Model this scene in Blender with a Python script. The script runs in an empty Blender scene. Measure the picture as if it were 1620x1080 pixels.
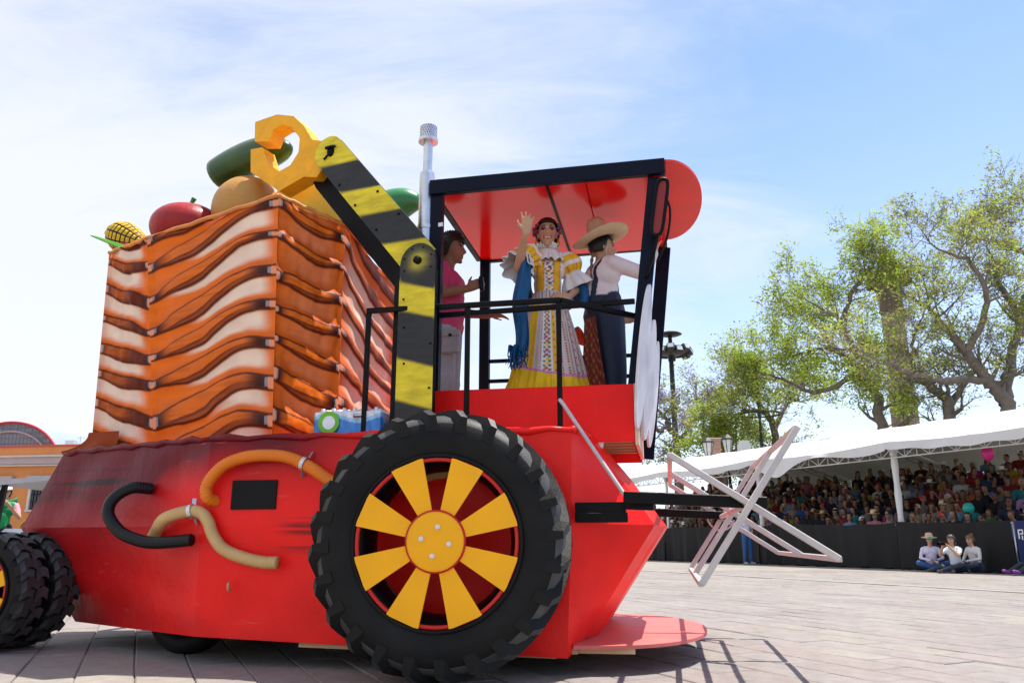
import bpy, math, random
import numpy as np
from mathutils import Vector, Matrix, Quaternion

# ------------------------------------------------------------------ camera, sky, sun, exposure
scene = bpy.context.scene
col = scene.collection
R_ = math.radians
PI = math.pi
rnd = random.Random(7)

cam_d = bpy.data.cameras.new('camera')
cam_d.sensor_width = 36.0
cam_d.lens = 27.78
cam_d.clip_end = 2000.0
cam_d.clip_start = 0.05
cam = bpy.data.objects.new('camera', cam_d)
col.objects.link(cam)
cam.location = (0, 0, 0.75)
cam.rotation_euler = (R_(90 + 14.187), 0, 0)
scene.camera = cam

SUN_TO = Vector((0.30, 0.15, 1.0)).normalized()      # direction towards the sun
SUN_EL = math.asin(SUN_TO.z)
SUN_AZ = math.atan2(SUN_TO.x, SUN_TO.y)              # clockwise from +Y

world = bpy.data.worlds.new('World')
scene.world = world
world.use_nodes = True
wn, wl = world.node_tree.nodes, world.node_tree.links
wn.clear()
w_out = wn.new('ShaderNodeOutputWorld')
w_bg = wn.new('ShaderNodeBackground')
w_bg.inputs['Strength'].default_value = 0.108
w_sky = wn.new('ShaderNodeTexSky')
w_sky.sky_type = 'NISHITA'
w_sky.sun_disc = False
w_sky.sun_elevation = SUN_EL
w_sky.sun_rotation = SUN_AZ
w_sky.altitude = 1800
w_sky.air_density = 1.0
w_sky.dust_density = 0.6
w_sky.ozone_density = 1.2
# thin high cloud laid on a flat layer overhead: direction / height
SKX, SKB = 2.6, 7.7
w_tc = wn.new('ShaderNodeTexCoord')
w_sep = wn.new('ShaderNodeSeparateXYZ')
wl.new(w_tc.outputs['Generated'], w_sep.inputs[0])
def wmath(op, a, b=None):
    n = wn.new('ShaderNodeMath'); n.operation = op
    for i, v in enumerate((a, b)):
        if v is None: continue
        if isinstance(v, (int, float)): n.inputs[i].default_value = v
        else: wl.new(v, n.inputs[i])
    return n.outputs[0]
zz = wmath('ADD', wmath('MAXIMUM', w_sep.outputs['Z'], 0.0), 0.22)
cx = wmath('DIVIDE', w_sep.outputs['X'], zz)
cy = wmath('DIVIDE', w_sep.outputs['Y'], zz)
w_cmb = wn.new('ShaderNodeCombineXYZ')
wl.new(cx, w_cmb.inputs[0]); wl.new(cy, w_cmb.inputs[1])
def wnoise(scale, loc, rot, stretch, detail, rough, dist=0.0):
    m = wn.new('ShaderNodeMapping')
    m.inputs['Location'].default_value = loc
    m.inputs['Rotation'].default_value = (0, 0, rot)
    m.inputs['Scale'].default_value = stretch
    wl.new(w_cmb.outputs[0], m.inputs['Vector'])
    n = wn.new('ShaderNodeTexNoise')
    n.inputs['Scale'].default_value = scale
    n.inputs['Detail'].default_value = detail
    n.inputs['Roughness'].default_value = rough
    n.inputs['Distortion'].default_value = dist
    wl.new(m.outputs[0], n.inputs['Vector'])
    return n.outputs['Fac']
big = wnoise(0.55, (SKB, 1.4, 0), 0.0, (1.0, 1.0, 1), 3, 0.5)
wisp = wnoise(1.5, (SKX, 2.2, 0), R_(-38), (0.8, 2.0, 1), 10, 0.62, 0.9)
# the veil is thicker towards the left of the street (a weather front to the west)
west = wmath('MULTIPLY', cx, -0.38)
cl = wmath('ADD', wmath('ADD', wmath('MULTIPLY', big, 0.9), wmath('MULTIPLY', wisp, 1.0)), west)
w_ramp = wn.new('ShaderNodeMapRange')
w_ramp.interpolation_type = 'SMOOTHSTEP'
w_ramp.inputs['From Min'].default_value = 0.58
w_ramp.inputs['From Max'].default_value = 1.26
w_ramp.inputs['To Min'].default_value = 0.0
w_ramp.inputs['To Max'].default_value = 0.86
wl.new(cl, w_ramp.inputs['Value'])
w_mix = wn.new('ShaderNodeMix'); w_mix.data_type = 'RGBA'
# seen at a low angle the veil is looked through lengthwise and hides more of the blue
low = wmath('POWER', wmath('SUBTRACT', 1.0, wmath('MAXIMUM', w_sep.outputs['Z'], 0.0)), 4.2)
hid = wmath('MULTIPLY', low, 0.92)
fac = wmath('ADD', w_ramp.outputs[0], wmath('MULTIPLY', wmath('SUBTRACT', 1.0, w_ramp.outputs[0]), hid))
wl.new(fac, w_mix.inputs['Factor'])
wl.new(w_sky.outputs[0], w_mix.inputs['A'])
w_mix.inputs['B'].default_value = (3.6, 3.68, 3.95, 1)
wl.new(w_mix.outputs['Result'], w_bg.inputs['Color'])
wl.new(w_bg.outputs[0], w_out.inputs[0])

sun_d = bpy.data.lights.new('sun', 'SUN')
sun_d.energy = 2.9
sun_d.angle = R_(0.53)
sun_d.color = (1.0, 0.95, 0.87)
sun = bpy.data.objects.new('sun', sun_d)
col.objects.link(sun)
sun.rotation_euler = (-SUN_TO).to_track_quat('-Z', 'Y').to_euler()
sun.location = (5, 0, 30)

scene.view_settings.view_transform = 'Standard'
scene.view_settings.look = 'None'
scene.view_settings.gamma = 1.0
scene.view_settings.use_curve_mapping = False
scene.view_settings.exposure = 1.36

# ------------------------------------------------------------------ materials
def mat(name, color, rough=0.6, var=0.12, vscale=6.0, bump=0.0, bscale=30.0, metallic=0.0, spec=0.3,
        color2=None, mixscale=3.0, mixsharp=0.3, coat=0.0, attr=None, trans=0.0, rough_var=0.1, stretch=(1, 1, 1)):
    m = bpy.data.materials.new(name); m.use_nodes = True
    n, l = m.node_tree.nodes, m.node_tree.links
    b = n['Principled BSDF']
    tc = n.new('ShaderNodeTexCoord')
    mp = n.new('ShaderNodeMapping'); mp.inputs['Scale'].default_value = stretch
    l.new(tc.outputs['Object'], mp.inputs[0])
    nz = n.new('ShaderNodeTexNoise'); nz.inputs['Scale'].default_value = vscale; nz.inputs['Detail'].default_value = 5
    l.new(mp.outputs[0], nz.inputs['Vector'])
    if attr:
        base = n.new('ShaderNodeVertexColor'); base.layer_name = attr; bc = base.outputs['Color']
    else:
        base = n.new('ShaderNodeRGB'); base.outputs[0].default_value = (*color, 1); bc = base.outputs[0]
    if color2 is not None:
        n2 = n.new('ShaderNodeTexNoise'); n2.inputs['Scale'].default_value = mixscale; n2.inputs['Detail'].default_value = 6
        l.new(mp.outputs[0], n2.inputs['Vector'])
        mr = n.new('ShaderNodeMapRange'); mr.inputs['From Min'].default_value = 0.5 - mixsharp / 2; mr.inputs['From Max'].default_value = 0.5 + mixsharp / 2
        l.new(n2.outputs['Fac'], mr.inputs[0])
        mx = n.new('ShaderNodeMix'); mx.data_type = 'RGBA'
        l.new(mr.outputs[0], mx.inputs['Factor']); l.new(bc, mx.inputs['A']); mx.inputs['B'].default_value = (*color2, 1)
        bc = mx.outputs['Result']
    if var > 0:
        mr = n.new('ShaderNodeMapRange'); mr.inputs['From Min'].default_value = 0.25; mr.inputs['From Max'].default_value = 0.75
        mr.inputs['To Min'].default_value = 1 - var; mr.inputs['To Max'].default_value = 1 + var
        l.new(nz.outputs['Fac'], mr.inputs[0])
        vm = n.new('ShaderNodeVectorMath'); vm.operation = 'SCALE'
        l.new(bc, vm.inputs[0]); l.new(mr.outputs[0], vm.inputs['Scale'])
        bc = vm.outputs[0]
    l.new(bc, b.inputs['Base Color'])
    if rough_var > 0:
        mr = n.new('ShaderNodeMapRange'); mr.inputs['To Min'].default_value = max(0.03, rough - rough_var); mr.inputs['To Max'].default_value = min(1, rough + rough_var)
        l.new(nz.outputs['Fac'], mr.inputs[0]); l.new(mr.outputs[0], b.inputs['Roughness'])
    else:
        b.inputs['Roughness'].default_value = rough
    b.inputs['Metallic'].default_value = metallic
    b.inputs['Specular IOR Level'].default_value = spec
    b.inputs['Coat Weight'].default_value = coat
    if bump > 0:
        nb = n.new('ShaderNodeTexNoise'); nb.inputs['Scale'].default_value = bscale; nb.inputs['Detail'].default_value = 6
        l.new(mp.outputs[0], nb.inputs['Vector'])
        bp = n.new('ShaderNodeBump'); bp.inputs['Strength'].default_value = bump; bp.inputs['Distance'].default_value = 0.02
        l.new(nb.outputs['Fac'], bp.inputs['Height']); l.new(bp.outputs[0], b.inputs['Normal'])
    if trans > 0:
        out = n['Material Output']
        tr = n.new('ShaderNodeBsdfTranslucent'); l.new(bc, tr.inputs['Color'])
        ms = n.new('ShaderNodeMixShader'); ms.inputs[0].default_value = trans
        l.new(b.outputs[0], ms.inputs[1]); l.new(tr.outputs[0], ms.inputs[2]); l.new(ms.outputs[0], out.inputs['Surface'])
    return m

# ------------------------------------------------------------------ mesh builder
def V(*a): return Vector(a)
class MB:
    def __init__(self):
        self.v, self.f, self.m = [], [], []
    def add(self, vs, fs, mi=0):
        o = len(self.v)
        self.v.extend([tuple(p) for p in vs])
        self.f.extend([tuple(i + o for i in f) for f in fs]); self.m.extend([mi] * len(fs)); return self
    def box(self, c, size, rz=0.0, mi=0, bev=0.0, rot=None):
        c = Vector(c); sx, sy, sz = [s / 2 for s in size]
        M = rot if rot is not None else Matrix.Rotation(rz, 3, 'Z')
        if bev <= 0:
            vs = [c + M @ Vector((x * sx, y * sy, z * sz)) for z in (-1, 1) for y in (-1, 1) for x in (-1, 1)]
            fs = [(0, 2, 3, 1), (4, 5, 7, 6), (0, 1, 5, 4), (2, 6, 7, 3), (0, 4, 6, 2), (1, 3, 7, 5)]
            return self.add(vs, fs, mi)
        b = min(bev, sx * .9, sy * .9, sz * .9)
        vs, idx = [], {}
        for z in (-1, 1):
            for y in (-1, 1):
                for x in (-1, 1):
                    for a in range(3):
                        p = [x * (sx - b), y * (sy - b), z * (sz - b)]
                        p[a] += (x, y, z)[a] * b
                        idx[(x, y, z, a)] = len(vs); vs.append(c + M @ Vector(p))
        fs = []
        g = lambda x, y, z, a: idx[(x, y, z, a)]
        for s in (-1, 1):
            q = [(s, y, z) for y, z in ((-1, -1), (1, -1), (1, 1), (-1, 1))]; fs.append([g(*t, 0) for t in q][::s])
            q = [(x, s, z) for x, z in ((-1, -1), (1, -1), (1, 1), (-1, 1))]; fs.append([g(*t, 1) for t in q][::-s])
            q = [(x, y, s) for x, y in ((-1, -1), (1, -1), (1, 1), (-1, 1))]; fs.append([g(*t, 2) for t in q][::s])
            for s2 in (-1, 1):
                fs.append([g(s, s2, -1, 0), g(s, s2, -1, 1), g(s, s2, 1, 1), g(s, s2, 1, 0)][::(1 if s * s2 > 0 else -1)])
                fs.append([g(s, -1, s2, 0), g(s, -1, s2, 2), g(s, 1, s2, 2), g(s, 1, s2, 0)][::(-1 if s * s2 > 0 else 1)])
                fs.append([g(-1, s, s2, 1), g(-1, s, s2, 2), g(1, s, s2, 2), g(1, s, s2, 1)][::(1 if s * s2 > 0 else -1)])
        for x in (-1, 1):
            for y in (-1, 1):
                for z in (-1, 1):
                    fs.append([g(x, y, z, 0), g(x, y, z, 1), g(x, y, z, 2)][::(1 if x * y * z > 0 else -1)])
        return self.add(vs, fs, mi)
    def beam(self, p0, p1, w, h, mi=0, up=(0, 0, 1), bev=0.0):
        p0, p1 = Vector(p0), Vector(p1); d = (p1 - p0); L = d.length; d.normalize()
        up = Vector(up)
        if abs(d.dot(up)) > .98: up = Vector((0, 1, 0)) if abs(d.y) < .9 else Vector((1, 0, 0))
        s = d.cross(up).normalized(); u = s.cross(d)
        M = Matrix((d, s, u)).transposed()
        return self.box((p0 + p1) / 2, (L, w, h), rot=M, mi=mi, bev=bev)
    def tube(self, path, r, n=10, mi=0, caps=True):
        path = [Vector(p) for p in path]; k = len(path)
        rs = r if isinstance(r, (list, tuple, np.ndarray)) else [r] * k
        vs, fs = [], []
        t0 = (path[1] - path[0]).normalized()
        ref = Vector((0, 0, 1)) if abs(t0.z) < .9 else Vector((1, 0, 0))
        nrm = t0.cross(ref).normalized()
        for i, p in enumerate(path):
            t = (path[min(i + 1, k - 1)] - path[max(i - 1, 0)]).normalized()
            nrm = (nrm - t * nrm.dot(t)).normalized(); b = t.cross(nrm)
            for j in range(n):
                a = 2 * PI * j / n
                vs.append(p + (nrm * math.cos(a) + b * math.sin(a)) * rs[i])
        for i in range(k - 1):
            for j in range(n):
                fs.append((i * n + j, i * n + (j + 1) % n, (i + 1) * n + (j + 1) % n, (i + 1) * n + j))
        if caps:
            fs.append(tuple(range(n - 1, -1, -1))); fs.append(tuple((k - 1) * n + j for j in range(n)))
        return self.add(vs, fs, mi)
    def lathe(self, prof, n=32, c=(0, 0, 0), axis='Z', mi=0, close=False, cap=False):
        c = Vector(c); vs, fs = [], []; k = len(prof)
        for r, z in prof:
            for j in range(n):
                a = 2 * PI * j / n
                p = (r * math.cos(a), r * math.sin(a), z) if axis == 'Z' else ((r * math.cos(a), z, r * math.sin(a)) if axis == 'Y' else (z, r * math.cos(a), r * math.sin(a)))
                vs.append(c + Vector(p))
        for i in range(k if close else k - 1):
            i2 = (i + 1) % k
            for j in range(n):
                q = (i * n + j, i * n + (j + 1) % n, i2 * n + (j + 1) % n, i2 * n + j)
                fs.append(q if axis != 'Y' else q[::-1])
        if cap:
            fs.append(tuple(range(n))); fs.append(tuple((k - 1) * n + j for j in range(n)))
        return self.add(vs, fs, mi)
    def prism(self, poly, fn, t0, t1, mi=0, mi_side=None):
        """poly: 2D points; fn(a,b,t)->3D; extruded t0..t1"""
        n = len(poly)
        vs = [fn(a, b, t0) for a, b in poly] + [fn(a, b, t1) for a, b in poly]
        self.add(vs, [tuple(range(n)), tuple(range(2 * n - 1, n - 1, -1))], mi)
        return self.add(vs, [(i, i + n, (i + 1) % n + n, (i + 1) % n) for i in range(n)], mi if mi_side is None else mi_side)
    def ball(self, c, r, n=14, k=9, mi=0, rot=None):
        c = Vector(c); rx, ry, rz = (r, r, r) if isinstance(r, (int, float)) else r
        vs, fs = [], []
        M = rot or Matrix.Identity(3)
        for i in range(1, k):
            th = PI * i / k
            for j in range(n):
                a = 2 * PI * j / n
                vs.append(c + M @ Vector((rx * math.sin(th) * math.cos(a), ry * math.sin(th) * math.sin(a), rz * math.cos(th))))
        top = len(vs); vs.append(c + M @ Vector((0, 0, rz))); vs.append(c + M @ Vector((0, 0, -rz)))
        for i in range(k - 2):
            for j in range(n):
                fs.append((i * n + j, (i + 1) * n + j, (i + 1) * n + (j + 1) % n, i * n + (j + 1) % n))
        for j in range(n):
            fs.append((top, j, (j + 1) % n)); fs.append((top + 1, (k - 2) * n + (j + 1) % n, (k - 2) * n + j))
        return self.add(vs, fs, mi)
    def mesh(self, name, mats, smooth=False):
        me = bpy.data.meshes.new(name)
        me.from_pydata(self.v, [], self.f)
        for m in (mats if isinstance(mats, (list, tuple)) else [mats]): me.materials.append(m)
        me.polygons.foreach_set('material_index', self.m)
        if smooth is not False:
            me.polygons.foreach_set('use_smooth', [True] * len(self.f))
            if smooth is not True: me.set_sharp_from_angle(angle=R_(smooth))
        me.update()
        return me
    def build(self, name, mats, parent=None, smooth=False, loc=None, fix=True):
        me = self.mesh(name, mats, smooth)
        if fix: recalc(me)
        return link(name, me, parent, loc)
def recalc(me):
    import bmesh
    bm = bmesh.new(); bm.from_mesh(me); bmesh.ops.recalc_face_normals(bm, faces=bm.faces); bm.to_mesh(me); bm.free()
def link(name, me, parent=None, loc=None):
    o = bpy.data.objects.new(name, me); col.objects.link(o)
    if parent is not None: o.parent = parent
    if loc is not None: o.location = loc
    return o
def empty(name, loc=(0, 0, 0), rz=0.0, parent=None):
    o = bpy.data.objects.new(name, None); col.objects.link(o); o.location = loc; o.rotation_euler = (0, 0, rz)
    o.empty_display_size = .1
    if parent: o.parent = parent
    return o
def tag(o, label=None, cat=None, group=None, kind=None):
    if label: o['label'] = label
    if cat: o['category'] = cat
    if group: o['group'] = group
    if kind: o['kind'] = kind
    return o
def grid_mesh(name, P, colors=None, mats=None, smooth=True, flip=False):
    """P: (nu,nv,3) array -> quad grid mesh, optional per-vertex colours"""
    nu, nv = P.shape[:2]
    idx = np.arange(nu * nv).reshape(nu, nv)
    q = np.stack([idx[:-1, :-1], idx[1:, :-1], idx[1:, 1:], idx[:-1, 1:]], -1).reshape(-1, 4)
    if flip: q = q[:, ::-1]
    me = bpy.data.meshes.new(name)
    me.vertices.add(nu * nv); me.vertices.foreach_set('co', P.reshape(-1).astype(np.float32))
    me.loops.add(q.size); me.loops.foreach_set('vertex_index', q.reshape(-1).astype(np.int32))
    me.polygons.add(len(q)); me.polygons.foreach_set('loop_start', np.arange(0, q.size, 4, dtype=np.int32))
    me.polygons.foreach_set('use_smooth', np.full(len(q), smooth))
    me.update(calc_edges=True)
    if colors is not None: vcol(me, colors.reshape(-1, 3))
    for m in (mats if isinstance(mats, (list, tuple)) else [mats]): me.materials.append(m)
    return me
def vcol(me, c):
    a = me.color_attributes.new('Col', 'FLOAT_COLOR', 'POINT')
    rgba = np.ones((len(c), 4), np.float32); rgba[:, :3] = c
    a.data.foreach_set('color', rgba.reshape(-1))
def spline(pts, k=8):
    """Catmull-Rom through points"""
    P = [Vector(p) for p in pts]; P = [P[0] * 2 - P[1]] + P + [P[-1] * 2 - P[-2]]; out = []
    for i in range(1, len(P) - 2):
        for j in range(k):
            t = j / k; a, b, c, d = P[i - 1:i + 3]
            out.append(0.5 * ((2 * b) + (c - a) * t + (2 * a - 5 * b + 4 * c - d) * t * t + (3 * b - a - 3 * c + d) * t ** 3))
    out.append(P[-2]); return out
def vnoise(x, y, seed=0):
    """smooth 2D value noise in numpy"""
    rs = np.random.RandomState(seed); T = rs.rand(64, 64)
    xi, yi = np.floor(x).astype(int), np.floor(y).astype(int); fx, fy = x - xi, y - yi
    fx = fx * fx * (3 - 2 * fx); fy = fy * fy * (3 - 2 * fy)
    g = lambda a, b: T[a % 64, b % 64]
    return (g(xi, yi) * (1 - fx) + g(xi + 1, yi) * fx) * (1 - fy) + (g(xi, yi + 1) * (1 - fx) + g(xi + 1, yi + 1) * fx) * fy
def sstep(a, b, x): 
    t = np.clip((x - a) / (b - a), 0, 1); return t * t * (3 - 2 * t)
def lerp3(c1, c2, t):
    return c1 * (1 - t[..., None]) + c2 * t[..., None]
# the float's own axes: x forward along the vehicle, y across (away from the kerb side), z up
FO = Vector((-0.43, 4.5, 0)); FA = R_(-11)
def fl(s, d, z=0.0):
    c, k = math.cos(FA), math.sin(FA)
    return Vector((FO.x + s * c - d * k, FO.y + s * k + d * c, z))
# the street's axes: along the crowd barrier (u, away) and across it (v, behind the barrier)
SO = Vector((11.27, 21.87, 0)); SU = Vector((-.416, .909, 0)); SV = Vector((.909, .416, 0))
SR = math.atan2(SU.y, SU.x)
def st(u, v, z=0.0): return SO + SU * u + SV * v + Vector((0, 0, z))
# ------------------------------------------------------------------ ground
M_ground = mat('paving_far', (0.26, 0.238, 0.212), .85, .14, 1.3, .25, 40, color2=(0.285, 0.26, 0.222), mixscale=.15)
M_pav = [mat('paver_rose', (0.262, 0.226, 0.207), .8, .16, 9, .35, 60), mat('paver_grey', (0.265, 0.237, 0.218), .8, .16, 9, .35, 60),
         mat('paver_beige', (0.272, 0.246, 0.215), .8, .16, 9, .35, 60), mat('paver_mauve', (0.250, 0.219, 0.205), .8, .16, 9, .35, 60)]
def stain(m):
    n, l = m.node_tree.nodes, m.node_tree.links; b = n['Principled BSDF']
    g = n.new('ShaderNodeNewGeometry'); q = n.new('ShaderNodeTexNoise'); q.inputs['Scale'].default_value = .55; q.inputs['Detail'].default_value = 9; q.inputs['Roughness'].default_value = .68
    l.new(g.outputs['Position'], q.inputs['Vector']); mr = n.new('ShaderNodeMapRange'); mr.inputs['From Min'].default_value = .3; mr.inputs['From Max'].default_value = .7; mr.inputs['To Min'].default_value = .80; mr.inputs['To Max'].default_value = 1.10
    l.new(q.outputs['Fac'], mr.inputs[0]); s = b.inputs['Base Color'].links[0].from_socket; vm = n.new('ShaderNodeVectorMath'); vm.operation = 'SCALE'; l.new(s, vm.inputs[0]); l.new(mr.outputs[0], vm.inputs['Scale']); l.new(vm.outputs[0], b.inputs['Base Color'])
for m_ in M_pav + [M_ground]: stain(m_)
M_joint = mat('paving_sand', (0.215, 0.19, 0.17), .95, .2, 12, .3, 80)
mb = MB(); mb.add([(-500, -300, -.011), (500, -300, -.011), (500, 900, -.011), (-500, 900, -.011)], [(0, 1, 2, 3)])
ground = tag(mb.build('ground', M_joint), kind='structure')
# far paving sheet beyond the laid pavers
def to_street(p):
    q = Vector((p[0], p[1], 0)) - SO; return q.dot(SU), q.dot(SV)
PL, PW = 0.62, 0.31            # paver length and width
pav = []
r_ = random.Random(3)
for j in range(-130, 3):
    v = j * PW - .7
    for i in range(-60, 40):
        u = i * PL + (j % 2) * PL / 2
        c = st(u + PL / 2, v + PW / 2)
        if 3.7 < c.y < 26 and v < -.9 and abs(c.x) < c.y * .74 + 1.2:
            pav.append((c.length, c, v))
pav.sort(key=lambda t: t[0])
def paver_mb(rng, L=PL, W=PW):
    m = MB(); a, b, t = L / 2 - .003, W / 2 - .003, .008
    j = lambda: rng.uniform(-.002, .002)
    vs = [(-a, -b, -.05), (a, -b, -.05), (a, b, -.05), (-a, b, -.05)]
    vs += [(-a + j(), -b + j(), -.006), (a + j(), -b + j(), -.006), (a + j(), b + j(), -.006), (-a + j(), b + j(), -.006)]
    vs += [(-a + t, -b + t, j()), (a - t, -b + t, j()), (a - t, b - t, j()), (-a + t, b - t, j())]
    fs = [(0, 1, 5, 4), (1, 2, 6, 5), (2, 3, 7, 6), (3, 0, 4, 7), (4, 5, 9, 8), (5, 6, 10, 9), (6, 7, 11, 10), (7, 4, 8, 11), (8, 9, 10, 11)]
    return m.add(vs, fs)
pav_me = []
for k in range(8):
    me = paver_mb(r_).mesh('paver', M_pav[k % 4]); pav_me.append(me)
tones = [0, 0, 1, 1, 2, 3, 4, 5, 6]
for n_, (dd, c, v) in enumerate(pav[:300]):
    o = link('paver', pav_me[r_.choice(tones)], ground)
    o.location = (c.x, c.y, r_.uniform(-.003, .003)); o.rotation_euler = (r_.uniform(-.004, .004), r_.uniform(-.004, .004), SR + (PI if r_.random() < .5 else 0))
mb = MB()
for dd, c, v in pav[300:]:
    if c.y < 22:
        src = paver_mb(r_); M = Matrix.Rotation(SR, 3, 'Z'); zo = r_.uniform(-.003, .003)
        mb.add([M @ Vector(p) + Vector((c.x, c.y, zo)) for p in src.v], src.f, r_.choice((0, 0, 1, 1, 2, 2, 3)))
tag(mb.build('paver_field', M_pav, ground), kind='stuff')
mb = MB()
far = [(-400, 21.5), (400, 21.5), (400, 900), (-400, 900)]
mb.add([(x, y, -.004) for x, y in far], [(0, 1, 2, 3)])
mb.add([(-400, -60, -.004), (-5, -60, -.004), (-17, 21.5, -.004), (-400, 21.5, -.004)], [(0, 1, 2, 3)])
mb.add([(5, -60, -.004), (400, -60, -.004), (400, 21.5, -.004), (18, 21.5, -.004)], [(0, 1, 2, 3)])
mb.add([(-5, -60, -.004), (5, -60, -.004), (6, 3.4, -.004), (-6, 3.4, -.004)], [(0, 1, 2, 3)])
tag(mb.build('far_paving', M_ground), kind='structure')
# pale stone band laid along the street
M_band = mat('pale_band_stone', (0.33, 0.305, 0.275), .8, .1, 5, .2, 50)
mb = MB()
b0, b1 = Vector((1.6, 15.4)), Vector((10.4, 8.9))
dirb = Vector((-.416, .909))
p = Vector((4.05, 13.4)); 
for k in range(-9, 26):
    c = Vector((9.0, 9.6)) + dirb * (k * .8 + 0.4)
    mb.box((c.x, c.y, .004), (.795, .16, .022), rz=SR, bev=.004)
tag(mb.build('pale_stone_band', M_band, ground), kind='stuff')

# ------------------------------------------------------------------ the parade float
FLOAT = tag(empty('parade_float', FO, FA), 'red harvester-shaped parade float with tall painted basket and roofed cab', 'parade float')

def paint_material():
    m = mat('red_float_paint', (0.93, 0.016, 0.012), .38, .16, 2.2, .0, attr=None, coat=.0, spec=.20)
    n, l = m.node_tree.nodes, m.node_tree.links
    b = n['Principled BSDF']
    tc = n.new('ShaderNodeTexCoord'); sp = n.new('ShaderNodeSeparateXYZ'); l.new(tc.outputs['Object'], sp.inputs[0])
    def math_(op, a, b_=None, c=None):
        q = n.new('ShaderNodeMath'); q.operation = op
        for i, v in enumerate((a, b_, c)):
            if v is None: continue
            if isinstance(v, (int, float)): q.inputs[i].default_value = v
            else: l.new(v, q.inputs[i])
        return q.outputs[0]
    def rng(v, a, b_, lo=0., hi=1.):
        q = n.new('ShaderNodeMapRange'); q.interpolation_type = 'SMOOTHSTEP'; l.new(v, q.inputs[0])
        for i, t in enumerate((a, b_, lo, hi)): q.inputs[i + 1].default_value = t
        return q.outputs[0]
    def noise(scale, stretch=(1, 1, 1), det=5):
        mp = n.new('ShaderNodeMapping'); mp.inputs['Scale'].default_value = stretch; l.new(tc.outputs['Object'], mp.inputs[0])
        q = n.new('ShaderNodeTexNoise'); q.inputs['Scale'].default_value = scale; q.inputs['Detail'].default_value = det; l.new(mp.outputs[0], q.inputs['Vector']); return q.outputs['Fac']
    x, z = sp.outputs['X'], sp.outputs['Z']
    mott = noise(1.7)
    # sprayed maroon on the rear half and along the upper edge
    rear = math_('MULTIPLY', rng(math_('ADD', x, math_('MULTIPLY', mott, .5)), -1.25, -2.6), 1.0)
    upper = math_('MULTIPLY', rng(math_('ADD', z, math_('MULTIPLY', noise(2.5), .25)), 1.12, 1.55), rng(x, -.2, -1.3))
    f = math_('MINIMUM', math_('ADD', math_('MULTIPLY', rear, math_('ADD', .42, math_('MULTIPLY', rng(z, .35, 1.2), .50))), math_('MULTIPLY', upper, .95)), .95)
    # black sprayed streaks: shut lines at the rear and beside the wheel
    zs = noise(1.0, (.35, 1, 16), 2)
    st1 = math_('MULTIPLY', math_('MULTIPLY', rng(zs, .48, .60), rng(z, 1.0, 1.08)), math_('MULTIPLY', rng(x, -2.3, -2.7), rng(z, 1.34, 1.28)))
    st2 = math_('MULTIPLY', math_('MULTIPLY', rng(zs, .46, .58), rng(math_('ABSOLUTE', math_('ADD', z, -.80)), .15, .05)), rng(math_('ABSOLUTE', math_('ADD', x, .92)), .32, .1))
    dark = math_('MINIMUM', math_('ADD', math_('MULTIPLY', st1, .85), math_('MULTIPLY', st2, .7)), 1.)
    old = b.inputs['Base Color'].links[0].from_socket
    m1 = n.new('ShaderNodeMix'); m1.data_type = 'RGBA'; l.new(f, m1.inputs['Factor']); l.new(old, m1.inputs['A']); m1.inputs['B'].default_value = (0.10, 0.006, 0.014, 1)
    m2 = n.new('ShaderNodeMix'); m2.data_type = 'RGBA'; l.new(dark, m2.inputs['Factor']); l.new(m1.outputs['Result'], m2.inputs['A']); m2.inputs['B'].default_value = (0.02, 0.012, 0.015, 1)
    gr = math_('MULTIPLY', rng(noise(1.1, (1, 1, 1.6), 9), .50, .70), .42)
    gr = math_('ADD', gr, math_('MULTIPLY', rng(noise(9, (.5, .5, 1), 8), .60, .75), math_('MULTIPLY', rng(z, .55, .15), .55)))
    m3 = n.new('ShaderNodeMix'); m3.data_type = 'RGBA'; l.new(gr, m3.inputs['Factor']); l.new(m2.outputs['Result'], m3.inputs['A']); m3.inputs['B'].default_value = (0.38, 0.012, 0.012, 1)
    sc_ = math_('MULTIPLY', rng(noise(16, (.25, .25, 1.6), 10), .64, .70), rng(noise(1.3), .45, .62))
    m4 = n.new('ShaderNodeMix'); m4.data_type = 'RGBA'; l.new(math_('MULTIPLY', sc_, .5), m4.inputs['Factor']); l.new(m3.outputs['Result'], m4.inputs['A']); m4.inputs['B'].default_value = (0.80, 0.13, 0.09, 1)
    l.new(m4.outputs['Result'], b.inputs['Base Color'])
    # pasted-paper wrinkles, stronger to the rear
    w1 = noise(4, (1.0, 1.0, .7), 7); w2 = noise(28, (1, 1, 1), 6)
    h = math_('ADD', math_('MULTIPLY', w1, math_('ADD', .25, math_('MULTIPLY', rng(x, -1.2, -2.2), .45))), math_('MULTIPLY', w2, .10))
    bp = n.new('ShaderNodeBump'); bp.inputs['Strength'].default_value = .45; bp.inputs['Distance'].default_value = .05
    l.new(h, bp.inputs['Height']); l.new(bp.outputs[0], b.inputs['Normal'])
    return m
M_red = paint_material()
M_redbox = mat('red_board_paint', (0.92, 0.014, 0.012), .42, .12, 4, .12, 40, coat=.0, spec=.16)
M_ceil = mat('glossy_red_ceiling', (0.85, 0.010, 0.010), .16, .08, 1.5, .03, 3, coat=.0, spec=.34)
M_pinkflap = mat('sun_faded_red_board', (0.62, 0.15, 0.13), .5, .14, 5, .1, 60, spec=.3)
M_navy = mat('navy_black_paint', (0.0025, 0.005, 0.016), .42, .2, 8, .1, 60, spec=.13)
M_black = mat('black_paint', (0.003, 0.003, 0.0045), .45, .25, 10, .1, 50, color2=(.006, .006, .006), mixscale=5, spec=.13)
M_rubber = mat('black_rubber', (0.0055, 0.0055, 0.006), .55, .3, 7, .15, 90, color2=(.013, .0125, .012), mixscale=2.2, spec=.16)
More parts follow.
